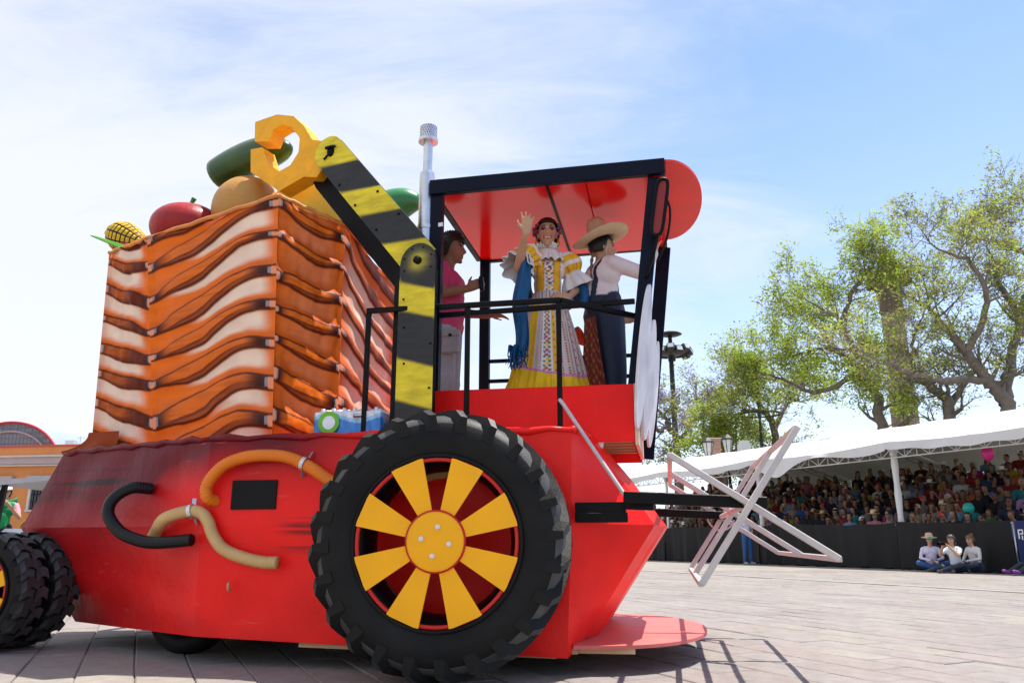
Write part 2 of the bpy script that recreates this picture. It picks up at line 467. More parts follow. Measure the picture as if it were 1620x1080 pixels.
M_tread = mat('dusty_tread_rubber', (0.080, 0.080, 0.082), .55, .35, 9, .12, 90, color2=(.035, .034, .033), mixscale=4, spec=.3)
M_yel = mat('yellow_wheel_paint', (0.95, 0.43, 0.004), .55, .06, 5, .05, 40)
M_claw = mat('ochre_papier_mache', (0.90, 0.41, 0.006), .42, .16, 6, .6, 22, coat=.05, spec=.25)
M_redrim = mat('red_rim', (0.55, 0.02, 0.015), .4, .1, 6)
M_wood = mat('raw_pine', (0.55, 0.36, 0.20), .6, .2, 3, .15, 40, stretch=(1, 1, 9))
M_white = mat('white_paint', (0.78, 0.77, 0.78), .5, .06, 5)
M_bolt = mat('pale_bolt', (0.75, 0.72, 0.68), .4, .05, 5)
M_galv = mat('galvanised_tube', (0.62, 0.64, 0.67), .32, .12, 14, .1, 40, metallic=.85)
M_grey = mat('grey_primer_tube', (0.50, 0.48, 0.49), .5, .12, 8, .05, 60, color2=(.56, .50, .47), mixscale=2)
M_pinkt = mat('pinkish_primer_tube', (0.56, 0.48, 0.45), .55, .12, 8)

def body_loops():
    def loop(z, pts): return [Vector((s, d, z)) for s, d in pts]
    mir = lambda d: 3.28 - d
    def full(near):   # near: rear-corner, front-corner, nose1, nose2, rear end (near side only)
        a, b, c, e, g = near
        return [a, b, c, e, (e[0], mir(e[1])), (c[0], mir(c[1])), (b[0], mir(b[1])), (a[0], mir(a[1])), (g[0], mir(g[1])), g]
    T = loop(1.41, full([(-1.70, .46), (.72, .46), (.80, .74), (.84, 1.0), (-3.30, 1.04)]))
    Mi = loop(.85, full([(-1.70, .44), (.71, .44), (1.19, .80), (1.26, 1.08), (-3.66, 1.12)]))
    B = loop(.14, full([(-1.70, .47), (.67, .47), (.72, .80), (.78, 1.05), (-3.27, 1.36)]))
    B[1].z = .10; B[0].z = .17; B[9].z = .15
    return T, Mi, B
T_, M_, B_ = body_loops()
mb = MB(); rs = np.random.RandomState(2)
for k in range(10):
    k2 = (k + 1) % 10
    for lo, hi in ((B_, M_), (M_, T_)):
        nu, nv = (36 if (hi[k] - hi[k2]).length > 1 else 14), 14
        g = [[None] * (nv + 1) for _ in range(nu + 1)]
        nrm = (hi[k2] - hi[k]).cross(hi[k] - lo[k]).normalized()
        for i in range(nu + 1):
            for j in range(nv + 1):
                a, b = i / nu, j / nv
                p = (lo[k] * (1 - a) + lo[k2] * a) * (1 - b) + (hi[k] * (1 - a) + hi[k2] * a) * b
                e = min(a, 1 - a, b, 1 - b) * 6; e = min(1, e)
                amp = .010 if p.x > -1.7 else .020
                w = math.sin(p.x * 5.1 + p.z * 3.3 + math.sin(p.z * 7)) + .6 * math.sin(p.x * 11.3 - p.z * 6.1) + .5 * math.sin(p.z * 17 + p.x * 3)
                g[i][j] = p + nrm * (-w * amp * .5 * e)
        vs = [g[i][j] for i in range(nu + 1) for j in range(nv + 1)]
        fs = [(i * (nv + 1) + j, (i + 1) * (nv + 1) + j, (i + 1) * (nv + 1) + j + 1, i * (nv + 1) + j + 1) for i in range(nu) for j in range(nv)]
        mb.add(vs, fs)
me = mb.mesh('body', [M_red], 26); recalc(me)
BODY = link('body', me, FLOAT)
mb = MB(); mb.add([(p.x, p.y, 1.405) for p in T_], [tuple(range(10))]); mb.build('deck', M_redbox, BODY)
mb = MB(); mb.add([(p.x, p.y, .22) for p in B_], [tuple(range(10))]); mb.build('underside', M_black, BODY)
mb = MB(); mb.beam((-1.0, .52, .145), (.60, .52, .118), .04, .05); mb.build('bottom_batten', M_wood, BODY)
# turned-over edge of painted paper along the deck
for a, b in ((0, 1), (9, 0), (1, 2)):
    p, q = T_[a], T_[b]
    path = [p.lerp(q, t / 18) + Vector((0, -.004, .004 + .008 * math.sin(t * 2.3 + a))) for t in range(19)]
    m2 = MB(); m2.tube(path, [.020 + .006 * math.sin(t * 1.7) for t in range(19)], 8); m2.build('edge_roll', M_red, BODY, True)
# vent plate
mb = MB(); mb.box((-1.342, .436, 1.042), (.315, .012, .185), bev=.003); mb.build('vent_plate', mat('matt_black', (.006, .006, .007), .8, .2), BODY)
mb = MB(); mb.tube([V(-1.45, .41, .50), V(-1.445, .39, .49), V(-1.45, .40, .46), V(-1.44, .42, .45)], .008, 6); mb.build('hook', M_wood, BODY, True)

def hose(name, pts, r, m, ribs, tail=None):
    path = spline(pts, 14); L = [0]
    for a, b in zip(path, path[1:]): L.append(L[-1] + (b - a).length)
    n = int(L[-1] / .006); fine = []; j = 0
    for i in range(n + 1):
        t = L[-1] * i / n
        while j < len(L) - 2 and L[j + 1] < t: j += 1
        fine.append(path[j].lerp(path[j + 1], (t - L[j]) / max(1e-6, L[j + 1] - L[j])))
    rr = [r + (ribs if i % 3 == 0 else 0) for i in range(len(fine))]
    m_ = MB(); m_.tube(fine, rr, 12); return m_.build(name, m, FLOAT, True)
M_hor = mat('orange_hose', (0.80, 0.20, 0.012), .4, .08); M_hbl = mat('black_hose', (.005, .005, .006), .35, .2, spec=.3); M_htan = mat('tan_hose', (0.62, 0.40, 0.17), .45, .12)
h1 = hose('hose', [(-1.62, .46, 1.00), (-1.645, .39, 1.03), (-1.65, .385, 1.10), (-1.60, .385, 1.18), (-1.51, .385, 1.245), (-1.35, .385, 1.285), (-1.13, .385, 1.278), (-.96, .385, 1.215), (-.80, .385, 1.12), (-.62, .40, 1.03)], .036, M_hor, .005); h1['label'] = 'orange corrugated hose'
h2 = hose('hose', [(-2.20, .60, 1.10), (-2.28, .50, 1.10), (-2.36, .44, 1.03), (-2.36, .40, .93), (-2.26, .39, .82), (-2.13, .385, .765), (-1.98, .385, .742), (-1.72, .385, .760)], .038, M_hbl, .003); h2['label'] = 'black bent hose'
h3 = hose('hose', [(-2.12, .56, .78), (-2.06, .50, .815), (-1.94, .40, .893), (-1.78, .39, .938), (-1.68, .39, .93), (-1.62, .39, .87), (-1.58, .39, .79), (-1.50, .39, .705), (-1.36, .39, .652), (-1.22, .39, .625), (-1.12, .39, .622)], .036, M_htan, .005); h3['label'] = 'tan corrugated hose'
hose('hose', [(-.5, .42, 1.02), (-.2, .42, 1.14), (.1, .42, 1.16), (.35, .42, 1.05)], .036, M_htan, .005)['label'] = 'tan corrugated hose behind the wheel spokes'
for c, a, par in (((-.985, .385, 1.228), .35, h1), ((-1.745, .39, .938), -.2, h3)):
    m_ = MB(); R3 = Matrix.Rotation(a, 3, 'Y')
    m_.lathe([(.043, -.012), (.047, -.012), (.047, .012), (.043, .012)], 18, axis='X', close=True)
    m_.v = [tuple(R3 @ Vector(p) + Vector(c)) for p in m_.v]
    for s in (-1, 1):
        m_.beam(Vector(c) + R3 @ Vector((0, .03, s * .043)), Vector(c) + R3 @ Vector((0, .045, s * .085)), .024, .005)
    m_.build('clamp', M_galv, par)

# ---- wheels
def tractor_wheel(parent, R, W, nl, rim_r, lug_h, name='wheel', style='tractor', spokes=8, hub_r=.165, yaw=0.0, loc=(0, 0, 0), turn=22.5):
    Wm = Matrix.Translation(loc) @ Matrix.Rotation(yaw, 4, 'Z')
    k = R / .75
    prof = [(rim_r, W * .16), (rim_r + .012 * k, W * .05), (rim_r + .05 * k, .012), (rim_r + .10 * k, -.004), (R - .17 * k, -.006), (R - .125 * k, .004), (R - .085 * k, .016), (R - .052 * k, .045), (R - .034 * k, .09),
            (R - .028 * k, W / 2), (R - .034 * k, W - .09), (R - .052 * k, W - .045), (R - .085 * k, W - .016), (R - .13 * k, W - .0), (rim_r + .08 * k, W - .0), (rim_r, W * .84)]
    m_ = MB(); m_.lathe(prof, 72, axis='Y')
    # raised bead ring on the sidewall
    m_.lathe([(rim_r + .012 * k, .01), (rim_r + .022 * k, -.008), (rim_r + .034 * k, .004)], 72, axis='Y')
    for fi_, f_ in enumerate(m_.f):
        rr_ = [math.hypot(m_.v[q_][0], m_.v[q_][2]) for q_ in f_]
        if min(rr_) > R - .100 * k: m_.m[fi_] = 1
    w = m_.build(name, [M_rubber, M_tread], parent, True); w.matrix_local = Wm
    def lug(th0, side):
        q = MB(); rows = []
        y0, y1 = (-.002, W * .56) if side == 0 else (W + .002, W * .44)
        steps = 5
        for i in range(steps + 1):
            t = i / steps; y = y0 + (y1 - y0) * t
            th = th0 + (.30 * t if style == 'tractor' else .12 * math.sin(t * 3))
            sh = max(0, 1 - t * 4.2)
            rb = R - .045 * k - .09 * k * sh ** 1.4
            rt = R - (.002 + .030 * sh ** 2) * k
            wb, wt = (.040 * k, .021 * k) if style == 'tractor' else (.075 * k, .066 * k)
            if i == 0: rt = R - .040 * k; rb = R - .135 * k
            rows.append([(rb, th - wb / R, y), (rt, th - wt / R, y), (rt, th + wt / R, y), (rb, th + wb / R, y)])
        vs = [(r * math.cos(t), y, r * math.sin(t)) for row in rows for (r, t, y) in row]
        fs = []; mis = []
        for i in range(steps):
            for j in range(3): fs.append((i * 4 + j, i * 4 + j + 1, (i + 1) * 4 + j + 1, (i + 1) * 4 + j)); mis.append(1 if j == 1 else 0)
        fs += [(0, 3, 2, 1), (steps * 4, steps * 4 + 1, steps * 4 + 2, steps * 4 + 3)]
        q.add(vs, fs); q.m = mis + [0, 0]; return q
    protos = [lug(0, 0).mesh('tread_lug', [M_rubber, M_tread]), lug(0, 1).mesh('tread_lug', [M_rubber, M_tread])]
    for p_ in protos: recalc(p_)
    for i in range(nl):
        for side in (0, 1):
            o = link('tread_lug', protos[side], w)
            o.rotation_euler = (0, -(2 * PI * (i + .5 * side) / nl + .05), 0)
    # rim barrel, red lip, spokes, hub, bolts
    m_ = MB(); m_.lathe([(rim_r + .004, W * .16), (rim_r - .012, W * .18), (rim_r - .03, W * .3), (rim_r - .05, W * .5), (rim_r - .05, W * .7), (rim_r, W * .84)], 48, axis='Y'); m_.build('rim_barrel', M_black, w, True)
    m_ = MB(); m_.lathe([(rim_r - .010, .02), (rim_r - .010, -.002), (rim_r + .006, -.006), (rim_r + .012, .012)], 64, axis='Y'); m_.build('rim_lip', M_redrim, w, True)
    sp = MB(); a0, a1 = .19, .36
    ro = rim_r + .006
    pts = [(hub_r * .8, -.036), (ro * .99, -.094 * ro / .445), (ro, -.068 * ro / .445), (ro + .0, 0.0), (ro, .068 * ro / .445), (ro * .99, 0.094 * ro / .445), (hub_r * .8, .036)]
    sp.prism(pts, lambda a, b, t: (a, t, b), -.014, -.002)
    sme = sp.mesh('spoke', M_yel); recalc(sme)
    for i in range(spokes):
        o = link('spoke', sme, w); o.rotation_euler = (0, -R_(turn + 360 / spokes * i), 0)
    m_ = MB(); m_.lathe([(hub_r, .004), (hub_r, -.022), (hub_r - .012, -.026), (0.0005, -.026)], 40, axis='Y', mi=0); m_.build('hub', M_yel, w, 30)
    m_ = MB(); m_.lathe([(hub_r + .002, .006), (hub_r + .007, -.016), (hub_r + .002, -.026), (hub_r - .004, -.027)], 40, axis='Y'); m_.build('hub_ring', M_redrim, w, True)
    for i in range(4):
        a = R_(100 - 90 * i - 20); q = MB(); rr = hub_r * .48
        q.lathe([(.015, -.024), (.015, -.034), (.010, -.039), (.0003, -.040)], 10, c=(rr * math.cos(a), 0, rr * math.sin(a)), axis='Y'); q.build('bolt', M_bolt, w, True)
    m_ = MB(); m_.tube([(0, .03, 0), (0, W + .5, 0)], .045 * k, 12); m_.build('axle', M_black, w, True)
    return w
bw = tractor_wheel(FLOAT, .745, .36, 24, .45, .05, loc=(.01, .0, .75), yaw=R_(5)); bw['label'] = 'big near tractor wheel with yellow spokes'
bw2 = tractor_wheel(FLOAT, .745, .36, 24, .45, .05, loc=(.01, 3.28, .75), yaw=R_(180)); bw2['label'] = 'big far tractor wheel'
sw1 = tractor_wheel(FLOAT, .41, .24, 18, .25, .03, loc=(-3.50, .62, .41), style='block', hub_r=.09, yaw=R_(-3)); sw1['label'] = 'small rear outer wheel with yellow spokes'
sw2 = tractor_wheel(FLOAT, .41, .24, 18, .25, .03, loc=(-3.47, .90, .41), style='block', hub_r=.09, yaw=R_(-3)); sw2['label'] = 'small rear inner wheel'
def road_wheel(loc):
    m_ = MB(); R, W = .30, .2
    m_.lathe([(.17, .03), (.19, .0), (.25, -.004), (.285, .02), (.30, .05), (.30, .15), (.285, .18), (.25, .2), (.17, .18)], 40, axis='Y')
    w = m_.build('wheel', M_rubber, FLOAT, True, loc=loc); w['label'] = 'trailer wheel under the body'
    q = MB(); q.lathe([(.172, .035), (.15, .04), (.12, .07), (.05, .06), (.001, .05)], 30, axis='Y'); q.build('wheel_disc', M_galv, w, True)
road_wheel((-2.05, .88, .295)); road_wheel((-2.05, 2.2, .295))
mb = MB(); mb.beam((-2.05, .9, .30), (-2.05, 2.4, .30), .08, .08); mb.beam((-3.5, .7, .40), (-3.45, 2.6, .40), .08, .08); mb.beam((-3.5, 1.64, .36), (.5, 1.64, .36), .10, .12); mb.build('chassis', M_black, FLOAT)

# ---- half-round board at the nose
def half_round(s0, s1, dc, hw, n=28, pw=2.2):
    pts = [(s0, dc - hw)]
    for i in range(1, n):
        a = -PI / 2 + PI * i / n
        pts.append((s0 + (s1 - s0) * abs(math.cos(a)) ** (2 / pw), dc + hw * math.copysign(abs(math.sin(a)) ** (2 / pw), math.sin(a))))
    pts.append((s0, dc + hw)); return pts
mb = MB(); mb.prism(half_round(.70, 1.50, 1.62, 1.10), lambda a, b, t: (a, b, t), .145, .165); mb.build('nose_board', M_pinkflap, FLOAT)
mb = MB(); mb.beam((.70, .56, .13), (.70, 2.7, .13), .04, .035); mb.beam((.70, .60, .13), (1.05, .62, .13), .03, .03); mb.build('nose_batten', M_wood, FLOAT)

# ---- raised driving platform
PB = empty('platform', parent=FLOAT)
S0, S1, D0, D1, ZT = -.50, 1.085, .88, 2.38, 1.765
mb = MB(); mb.box(((S0 + S1) / 2, D0 + .012, (ZT + 1.385) / 2), (S1 - S0, .024, ZT - 1.385), bev=.003); mb.build('side_board', M_redbox, PB)
mb = MB(); mb.box(((S0 + S1) / 2, D1 - .012, (ZT - .1 + 1.385) / 2), (S1 - S0, .024, ZT - .1 - 1.385)); mb.build('side_board', M_redbox, PB)
mb = MB(); mb.box((S0 + .012, (D0 + D1) / 2, 1.52), (.024, D1 - D0 - .06, .24)); mb.build('rear_board', M_redbox, PB)
mb = MB(); mb.box((S1 + .014, (D0 + 1.86) / 2, (ZT + 1.36) / 2), (.024, 1.86 - D0 + .02, ZT - 1.36), bev=.002); fb = mb.build('front_board', mat('pale_front_board', (.70, .56, .42), .55, .2, 3, color2=(.72, .30, .20), mixscale=1.6, mixsharp=.4), PB)
mb = MB(); mb.box(((S0 + S1) / 2, (D0 + D1) / 2, 1.505), (S1 - S0 - .05, D1 - D0 - .05, .03)); mb.build('floor', M_wood, PB)
for i, d in enumerate((.93, 1.10, 1.27, 1.44, 1.61)):
    mb = MB(); mb.box((.70, d, 1.40), (.74, .06, .028)); mb.build('slat', M_wood, PB)
mb = MB(); mb.box((.86, .915, 1.43), (.05, .03, .16), rot=Matrix.Rotation(.15, 3, 'Y')); mb.build('corner_block', M_white, PB)

# ---- cab: posts, roof, visor, mirror
CAB = empty('cab', parent=FLOAT)
RZ = 3.30
def post(a, b, w, h, name='post', mm=M_navy, par=CAB): 
    m_ = MB(); m_.beam(a, b, w, h, up=(0, 1, 0), bev=.004); return m_.build(name, mm, par)
post((-.305, .92, 1.41), (-.305, .92, RZ - .05), .088, .07)
post((-.27, 2.36, 1.41), (-.27, 2.36, RZ - .05), .088, .07)
post((1.055, .925, 1.41), (1.295, .925, RZ - .05), .100, .05)
post((1.12, 2.34, 1.41), (1.345, 2.34, RZ - .05), .115, .05)
m_ = MB(); m_.beam((-.355, .885, RZ + .0), (1.365, .885, RZ + .015), .05, .115, bev=.004); m_.build('roof_beam', M_navy, CAB)
m_ = MB(); m_.beam((-.32, 2.39, RZ), (1.375, 2.39, RZ + .015), .05, .115, bev=.004); m_.build('roof_beam', M_navy, CAB)
m_ = MB(); m_.beam((-.33, .91, RZ), (-.33, 2.37, RZ), .05, .10, bev=.004); m_.build('roof_beam', M_navy, CAB)
m_ = MB(); m_.beam((1.345, .91, RZ + .0), (1.345, 2.37, RZ + .0), .04, .10, bev=.004); m_.build('roof_beam', M_redrim, CAB)
for x0, x1 in ((-.305, .518), (.522, .80), (.802, 1.33)):
    m_ = MB(); m_.box(((x0 + x1) / 2, 1.64, RZ - .038), (x1 - x0 - .004, 1.455, .012), bev=.002); m_.build('ceiling_panel', M_ceil, CAB)
m_ = MB(); m_.beam((.52, .92, RZ - .05), (.52, 2.36, RZ - .05), .018, .012); m_.build('ceiling_batten', M_black, CAB)
m_ = MB(); m_.box((.51, 1.64, RZ + .062), (1.73, 1.52, .01)); m_.build('roof_top', M_redbox, CAB)
m_ = MB(); m_.prism(half_round(1.372, 1.65, 1.64, .76, pw=2.0), lambda a, b, t: (a, b, t), RZ + .048, RZ + .066); m_.build('visor', mat('visor_red', (.78, .055, .045), .45, .1, 4, .1, 50, spec=.2), CAB)
m_ = MB()
mp_ = []
for i in range(40):
    a = 2 * PI * i / 40; ca, sa = math.cos(a), math.sin(a)
    x = .040 * math.copysign(abs(ca) ** .6, ca); z = .205 * math.copysign(abs(sa) ** .35, sa)
    mp_.append(V(1.315 + x + .16 * z, .80 + .18 * x, 2.975 + z))
mp_.append(mp_[0]); mp_.append(mp_[1]); m_.tube(mp_, .013, 8, caps=False); mir_ = m_.build('mirror', M_black, CAB, True)
m_ = MB(); m_.prism([(p.x, p.z) for p in mp_[:40]], lambda a, b, t: (a, t, b), .803, .81); m_.build('mirror_glass', mat('mirror_glass', (.25, .02, .02), .12, .05, 3), CAB)
m_ = MB(); m_.tube(spline([(1.30, .80, 2.78), (1.275, .81, 2.70), (1.25, .85, 2.62), (1.20, .89, 2.50)], 6), .011, 8); m_.build('mirror_arm', M_black, CAB, True)
m_ = MB(); m_.tube(spline([(1.36, .80, 3.05), (1.385, .82, 2.95), (1.36, .84, 2.78), (1.29, .88, 2.62)], 6), .008, 8); m_.build('mirror_arm', M_black, CAB, True)
# white petal discs on the cab front
M_petal = mat('white_petal_paint', (.74, .72, .75), .5, .08, 4, color2=(.55, .53, .57), mixscale=3.0, mixsharp=.25)
for i, (c, rx, rz) in enumerate((((1.155, .86, 1.95), .16, .49), ((1.180, 1.22, 1.86), .15, .43), ((1.20, 1.58, 1.82), .14, .40))):
    m_ = MB(); pts = [(rx * math.cos(2 * PI * k / 40), rz * math.sin(2 * PI * k / 40)) for k in range(40)]
    a = R_(90 - 9)
    m_.prism(pts, lambda p, q, t: (c[0] + p * math.cos(a) + t * math.sin(a) + .125 * q, c[1] + p * math.sin(a) - t * math.cos(a), c[2] + q), 0, .015)
    m_.build('petal_disc', M_petal, CAB)
# near railing
RL = empty('railing', parent=FLOAT)
zr = 2.285
for a, b in (((-.695, .60, zr), (.645, .60, zr)), ((.645, .60, zr), (1.135, .96, zr - .04))):
    m_ = MB(); m_.beam(a, b, .035, .035, bev=.004); m_.build('rail', M_black, RL)
for x in (-.68, .02, .632):
    m_ = MB(); m_.beam((x, .60, 1.41), (x, .60, zr - .0175), .032, .032, bev=.003); m_.build('baluster', M_black, RL)
m_ = MB(); m_.beam((-.25, .85, 2.30), (1.12, .85, 2.325), .03, .035, bev=.003); m_.build('rail', M_black, RL)
for z in (1.93, 2.12):
    m_ = MB(); m_.beam((-.24, 2.36, z), (1.15, 2.36, z), .03, .03); m_.build('rail', M_black, RL)
m_ = MB(); m_.beam((.25, 2.36, 1.45), (.25, 2.36, 2.3), .03, .03); m_.build('baluster', M_black, RL)
m_ = MB(); m_.beam((-.24, 2.36, 2.3), (1.15, 2.36, 2.3), .03, .03); m_.build('rail', M_black, RL)
m_ = MB(); m_.tube(spline([(.632, .575, 1.62), (.66, .56, 1.585), (.74, .52, 1.46), (1.02, .40, 1.03), (1.05, .38, .99)], 8), .013, 8); m_.build('brace', M_grey, RL, True)
# exhaust pipe
EX = empty('exhaust_pipe', parent=FLOAT)
m_ = MB(); m_.lathe([(.058, 1.41), (.058, 3.42), (.052, 3.45), (.036, 3.46)], 28, c=(-.395, .93, 0)); m_.build('lower_tube', M_galv, EX, 35)
m_ = MB(); m_.lathe([(.035, 3.44), (.035, 3.72)], 24, c=(-.395, .93, 0)); m_.build('upper_tube', M_galv, EX, True)
m_ = MB(); m_.lathe([(.0, 3.70), (.075, 3.705), (.075, 3.73), (.03, 3.732)], 28, c=(-.395, .93, 0)); m_.build('cap_flange', M_galv, EX, 35)
m_ = MB()
for ring in range(5):
    for j in range(22):
        a = 2 * PI * (j + .5 * (ring % 2)) / 22
        m_.box((-.395 + .064 * math.cos(a), .93 + .064 * math.sin(a), 3.743 + ring * .019), (.004, .010, .015), rz=a)
for ring in range(6):
    m_.lathe([(.062, 3.731 + ring * .019), (.066, 3.731 + ring * .019), (.066, 3.737 + ring * .019), (.062, 3.737 + ring * .019)], 22, c=(-.395, .93, 0), close=True)
m_.lathe([(.0005, 3.833), (.066, 3.831)], 22, c=(-.395, .93, 0))
m_.build('perforated_cap', M_galv, EX)
m_ = MB(); m_.lathe([(.059, 2.99), (.063, 2.99), (.063, 3.02), (.059, 3.02)], 28, c=(-.395, .93, 0), close=True); m_.beam((-.34, .90, 3.005), (-.25, .885, 3.005), .012, .03); m_.build('strap', M_galv, EX)

# ---- loading arm with claw
AE = Vector((-math.cos(R_(14)), math.sin(R_(14)), 0)); AN = Vector((-math.sin(R_(14)), -math.cos(R_(14)), 0)); A0 = Vector((-.30, .62, 0))
def arm(h, z, off=0.0): return A0 + AE * h + AN * off + Vector((0, 0, z))
def plate_mat():
    """yellow and black spray-painted hazard bands, soft edged; bands follow local height"""
    m = mat('hazard_plate', (.1, .1, .1), .42, .0, 6, .08, 30, metallic=.0)
    n, l = m.node_tree.nodes, m.node_tree.links; b = n['Principled BSDF']
    at = n.new('ShaderNodeVertexColor'); at.layer_name = 'Col'
    tc = n.new('ShaderNodeTexCoord'); nz = n.new('ShaderNodeTexNoise'); nz.inputs['Scale'].default_value = 5; nz.inputs['Detail'].default_value = 9; nz.inputs['Roughness'].default_value = .65
    mp = n.new('ShaderNodeMapping'); mp.inputs['Scale'].default_value = (1, 1, 4); mp.inputs['Rotation'].default_value = (0, .6, 0)
    l.new(tc.outputs['Object'], mp.inputs[0]); l.new(mp.outputs[0], nz.inputs['Vector'])
    mr = n.new('ShaderNodeMapRange'); mr.inputs['From Min'].default_value = .3; mr.inputs['From Max'].default_value = .7; mr.inputs['To Min'].default_value = .72; mr.inputs['To Max'].default_value = 1.25
    l.new(nz.outputs['Fac'], mr.inputs[0]); vm = n.new('ShaderNodeVectorMath'); vm.operation = 'SCALE'; l.new(at.outputs[0], vm.inputs[0]); l.new(mr.outputs[0], vm.inputs['Scale'])
    l.new(vm.outputs[0], b.inputs['Base Color']); return m
M_haz = plate_mat()
YEL, BLK = np.array([.74, .58, .020]), np.array([.022, .022, .023])
def plate(name, cx_, cz_, L, halfw, ang, bands, par, off0, off1, knob=None, fog=None, dim=False):
    """a board with one rounded end at (cx,cz), running L along ang (radians from +h towards +z); bands = list of (t,slope) edges along it"""
    nu, nv = 120, 28
    ax = np.array([math.cos(ang), math.sin(ang)]); pr = np.array([-ax[1], ax[0]])
    t = np.linspace(0, 1, nu)[:, None]; w = np.linspace(-1, 1, nv)[None, :]
    along = -np.sqrt(np.clip(1 - w ** 2, 0, 1)) * halfw
    tt = along * (1 - t) + L * t; ww = np.broadcast_to(w * halfw, tt.shape)
    h = cx_ + ax[0] * tt + pr[0] * ww; z = cz_ + ax[1] * tt + pr[1] * ww
    def to3(off): return np.array(A0)[None, None, :] + h[..., None] * np.array(AE) + off * np.array(AN) + z[..., None] * np.array([0, 0, 1.])
    sel = np.zeros_like(tt)
    for i, (b0, b1, sl) in enumerate(bands):
        e = tt + sl * ww
        sel = np.maximum(sel, sstep(b0 - .012, b0 + .012, e) * (1 - sstep(b1 - .012, b1 + .012, e)))
    colr = lerp3(np.broadcast_to(BLK, tt.shape + (3,)), np.broadcast_to(YEL, tt.shape + (3,)), sel)
    if fog is not None:
        fh, fz, fr = fog; rr = np.hypot(h - fh, z - fz); k = np.exp(-(rr / fr) ** 2) * .9
        colr = lerp3(colr, np.broadcast_to(np.array([.75, .62, .05]), colr.shape), k)
    colr *= (.85 + .3 * vnoise(h * 9, z * 9, 5))[..., None]
    me = grid_mesh(name, to3(off0), colr, M_haz, True, flip=False)
    o = link(name, me, par)
    # rim of the board
    m_ = MB(); bd = [(i, 0) for i in range(nu)] + [(nu - 1, j) for j in range(1, nv)] + [(i, nv - 1) for i in range(nu - 2, -1, -1)] + [(0, j) for j in range(nv - 2, 0, -1)]
    pa, pb = to3(off0), to3(off1)
    vs = [pa[i, j] for i, j in bd] + [pb[i, j] for i, j in bd]; n = len(bd)
    m_.add(vs, [(i, (i + 1) % n, (i + 1) % n + n, i + n) for i in range(n)]); m_.add(vs[n:], [tuple(range(n))]); m_.build('board_edge', M_black, par)
    return o
ARM = empty('loading_arm', parent=FLOAT)
ja = math.atan2(2.622 - 3.637, .017 - .869)
Lup = math.hypot(.852, 1.015)
pl = plate('boom_board', .869, 3.637, Lup + .02, .135, ja, [(-.4, .15, .88), (.48, .76, .88), (1.10, 1.5, .88)], ARM, .02, .0)
pl2 = plate('boom_board', .869 + .115, 3.637 - .125, Lup + .06, .12, ja, [], ARM, -.10, -.12)
pl2['label'] = 'dark rear board of the boom'; pl2.data.materials[0] = M_black
m_ = MB()
axv = Vector((math.cos(ja), math.sin(ja)))
prv = Vector((-axv.y, axv.x))
def core(tt, ww, off): return arm(.869 + axv.x * tt + prv.x * ww, 3.637 + axv.y * tt + prv.y * ww, off)
sgn = 1 if (prv.x * .115 + prv.y * -.125) > 0 else -1
vs = [core(t_, w_ * sgn, o_) for t_ in (.04, Lup) for w_ in (-.05, .10) for o_ in (-.004, -.096)]
m_.add(vs, [(0, 1, 3, 2), (4, 6, 7, 5), (0, 2, 6, 4), (1, 5, 7, 3), (0, 4, 5, 1), (2, 3, 7, 6)])
m_.build('boom_core', M_black, ARM)
pl3 = plate('mast_board', .017, 2.60, 1.19, .142, -PI / 2, [(.085 + .08, .36, .30), (.70, .98, .30)], ARM, .06, .035, fog=(.012, 2.615, .06))
m_ = MB()
vs = [arm(h_, z_, o_) for z_ in (1.41, 2.58) for h_ in (-.06, .215) for o_ in (.033, -.09)]
m_.add(vs, [(0, 1, 3, 2), (4, 6, 7, 5), (0, 2, 6, 4), (1, 5, 7, 3), (0, 4, 5, 1), (2, 3, 7, 6)]); m_.build('mast_core', M_black, ARM)
def pin(h, z, r, off, name='bolt', m=M_black, th=.012):
    q = MB(); c = arm(h, z, off); q.tube([c, c + AN * th], r, 10); q.build(name, m, ARM, True)
for k in range(8):
    a = R_(22 + 45 * k); 
    if k not in (5, 6): pin(.017 + .115 * math.cos(a), 2.60 + .115 * math.sin(a), .006, .059, th=.006)
pin(.012, 2.615, .028, .055, 'pivot_bolt', th=.03)
for h, z in ((.12, 2.35), (-.10, 2.02), (.10, 1.9), (-.1, 1.72), (.11, 2.15)): pin(h, z, .008, .058, th=.006)
for t_, w_ in ((.30, .10), (.62, -.09), (.55, .105), (.85, .1), (.9, -.1)):
    pin(.869 + axv.x * t_ + prv.x * w_, 3.637 + axv.y * t_ + prv.y * w_, .010, .018, th=.008)
q = MB(); c = arm(.85, 3.64, .02); q.ball(c, (.035, .02, .045), 10, 7); q.beam(c + V(-.04, -.02, .02), c + V(.04, -.02, .035), .015, .02); q.beam(c, c + AE * .06 + V(0, -.01, -.06), .012, .012); q.build('pivot_knob', M_black, ARM, True)
claw = [(1.446, 4.118), (1.677, 4.105), (1.664, 3.925), (1.510, 3.890), (1.475, 3.985), (1.385, 4.012), (1.280, 3.965), (1.192, 3.845), (1.195, 3.725), (1.270, 3.628), (1.380, 3.598), (1.50, 3.690), (1.572, 3.852), (1.699, 3.862), (1.678, 3.655), (1.364, 3.425), (1.125, 3.500), (1.00, 3.47), (.93, 3.55), (.96, 3.767), (1.068, 3.805), (1.158, 3.945), (1.272, 4.060)]
m_ = MB(); m_.prism(claw, lambda a, b, t: arm(a, b, t), -.01, -.15); o = m_.build('claw', M_claw, ARM)
bv = o.modifiers.new('bevel', 'BEVEL'); bv.width = .008; bv.segments = 2

